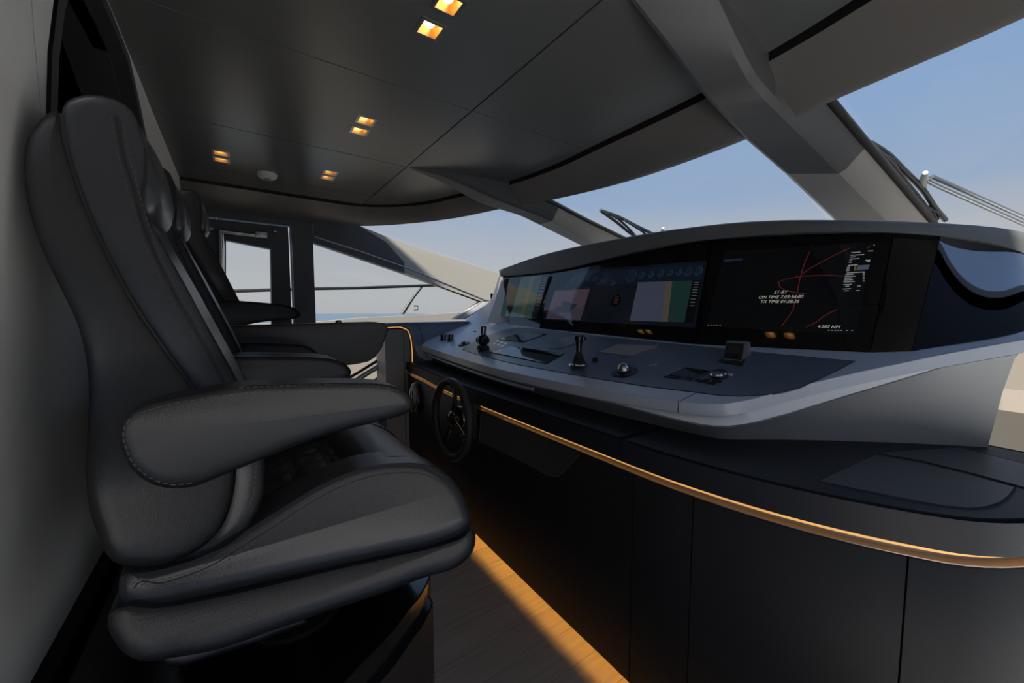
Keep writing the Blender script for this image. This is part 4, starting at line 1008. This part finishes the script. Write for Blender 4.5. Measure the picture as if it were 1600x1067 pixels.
    for k, (ya, yb) in enumerate(((.792, .862), (1.343, 1.413))):
        prof = sm_prof(.795, armp, 110)
        a = puff('armrest', prof, ya, yb, .016, LEA2, root, seg=6)
        if k == 0:
            st = [(300, 754), (275, 757), (248, 752), (226, 740), (209, 724), (198, 702), (193, 678), (198, 660), (212, 650), (256, 634), (318, 623), (374, 615), (450, 611), (547, 609), (600, 612), (630, 619)]
            sp2 = spline([p+Vector((0, -.0006, 0)) for p in PY(ya+.001, *st)], 80)
            v, f = combine([g_stitch(sp2, (0, -1, 0)), g_stitch([p+Vector((0, .006, .0085)) for p in sp2[40:]], (0, -1, .3))])
            tag(mesh('arm_stitching', v, f, THR, a, smooth=0), kind='stuff')
        cx = PY(.8, (270, 700))[0]
        lathe('arm_pivot', [(.001, 0), (.035, 0), (.035, .02), (.001, .02)], (cx.x, ya+.06 if k == 0 else ya-.012, cx.z), DARK, root, axis=(0, 1, 0))
    return root
ch = chair()
for c_ in ch.children:
    if c_.name.split('.')[0] in BACK: taper(c_)
pdst = lathe('pedestal', [(.001, PZH), (.11, PZH), (.11, PZH+.012), (.05, PZH+.018), (.045, PZH+.19), (.001, PZH+.19)], (.10, 1.14, 0), BLK, ch)
def lift(root, dz, dzb, dxb):
    for c_ in root.children:
        if c_.name.startswith('pedestal'): c_.scale.z = (.19+dz)/.19
        elif c_.name.split('.')[0] in BACK: c_.location.z += dzb; c_.location.x += dxb
        else: c_.location.z += dz
r2 = dup(ch, (0, .635, 0), 'middle black leather helm chair, its backrest between the other two')
lift(r2, .0, .072, -.012)
r3 = dup(ch, (-.02, 1.56, 0), 'farthest black leather helm chair, raised, in front of the side door')
lift(r3, .185, .235, .028)

# side table between the middle and far chairs
tb = thing('side_table', (.4, 2.14, PZH), 'black side table with a rounded front corner between middle and far chairs', 'table')
tp_ = [(300, 512), (480, 506), (586, 503), (600, 505), (607, 514), (603, 526), (596, 545), (586, 558), (575, 565), (556, 569), (530, 572), (300, 590)]
puff('cabinet_body', [(a, b) for a, b in side(2.1, tp_)], 2.1, 2.24, .006, mat('table_leather', (.05, .05, .055), .42, bump=.08, bscale=300), tb, seg=3)
box('table_leg', (.05, 2.12, PZH), (.16, 2.20, 1.0), DARK, tb, bev=.006)
sk_ = PY(2.10, (533, 501))[0]
lathe('latch_knob', [(.001, 0), (.014, 0), (.016, .008), (.012, .018), (.001, .020)], (sk_.x, 2.16, PY(2.1, (533, 505))[0].z-.004), GUN, tb, seg=16)

# ================================================================== CEILING FITTINGS
names = ['first square downlight from the camera, in the front row', 'second square downlight from the camera, at the top edge of view']
labs = ['lower of the two nearest square downlights, glowing warm', 'upper of the two nearest square downlights, cut by the top of the view',
        'upper of the middle pair of square downlights', 'lower of the middle pair of square downlights',
        'upper of the small pair of downlights right of the smoke detector', 'lower of the small pair of downlights right of the smoke detector',
        'upper of the two downlights left of the smoke detector', 'lower of the two downlights left of the smoke detector',
        'downlight above the far chair, hidden by chairs', 'downlight above the middle chair, hidden', 'downlight above the near chair, hidden']
def downlight(lx, ly, label):
    t = thing('downlight', (lx, ly, ZC), label, 'downlight', 'square ceiling downlights'); h = LH
    v, f = g_prism([(lx-h-.007, ly-h-.007, ZC), (lx+h+.007, ly-h-.007, ZC), (lx+h+.007, ly+h+.007, ZC), (lx-h-.007, ly+h+.007, ZC)], (0, 0, -.002), [[(lx-h+.003, ly-h+.003, ZC), (lx+h-.003, ly-h+.003, ZC), (lx+h-.003, ly+h-.003, ZC), (lx-h+.003, ly+h-.003, ZC)]])
    mesh('frame', v, f, STL, t, smooth=0)
    q = h-.002
    r0 = [Vector((lx+a*q, ly+b*q, ZC)) for a, b in ((-1, -1), (1, -1), (1, 1), (-1, 1))]; r1 = [Vector((lx+a*q*.85, ly+b*q*.85, ZC+.035)) for a, b in ((-1, -1), (1, -1), (1, 1), (-1, 1))]
    v, f = g_loft([r0, r1], True, False); f = f+[(4, 5, 6, 7)]; mesh('reflector', v, f, GOLD, t, smooth=0)
    lathe('bulb', [(.001, .012), (.014, .014), (.018, .022), (.018, .032), (.001, .032)], (lx, ly+.004, ZC), BULB, t, seg=20)
    return t
for (lx, ly), lb in list(zip(lights, labs))[:8]:
    downlight(lx, ly, lb)
for lx, ly in lights[:8]:
    d = bpy.data.lights.new('downlight_glow', 'SPOT'); d.energy = .8; d.color = (1, .72, .4); d.spot_size = math.radians(80); d.spot_blend = .8; d.shadow_soft_size = .012
    o = bpy.data.objects.new('downlight_glow', d); COL.objects.link(o); o.location = (lx, ly, ZC-.004)
t = thing('smoke_detector', (.184, 2.70, ZC), 'round white smoke detector on the dark ceiling', 'detector')
lathe('housing', [(.001, -.03), (.032, -.03), (.045, -.022), (.050, -.010), (.050, 0), (.001, 0)], (.184, 2.70, ZC), WHT, t, seg=32)
lathe('sensor_grille', [(.001, -.034), (.016, -.034), (.020, -.029), (.001, -.029)], (.184, 2.70, ZC), mat('grille', (.2, .2, .2), .5), t, seg=20)
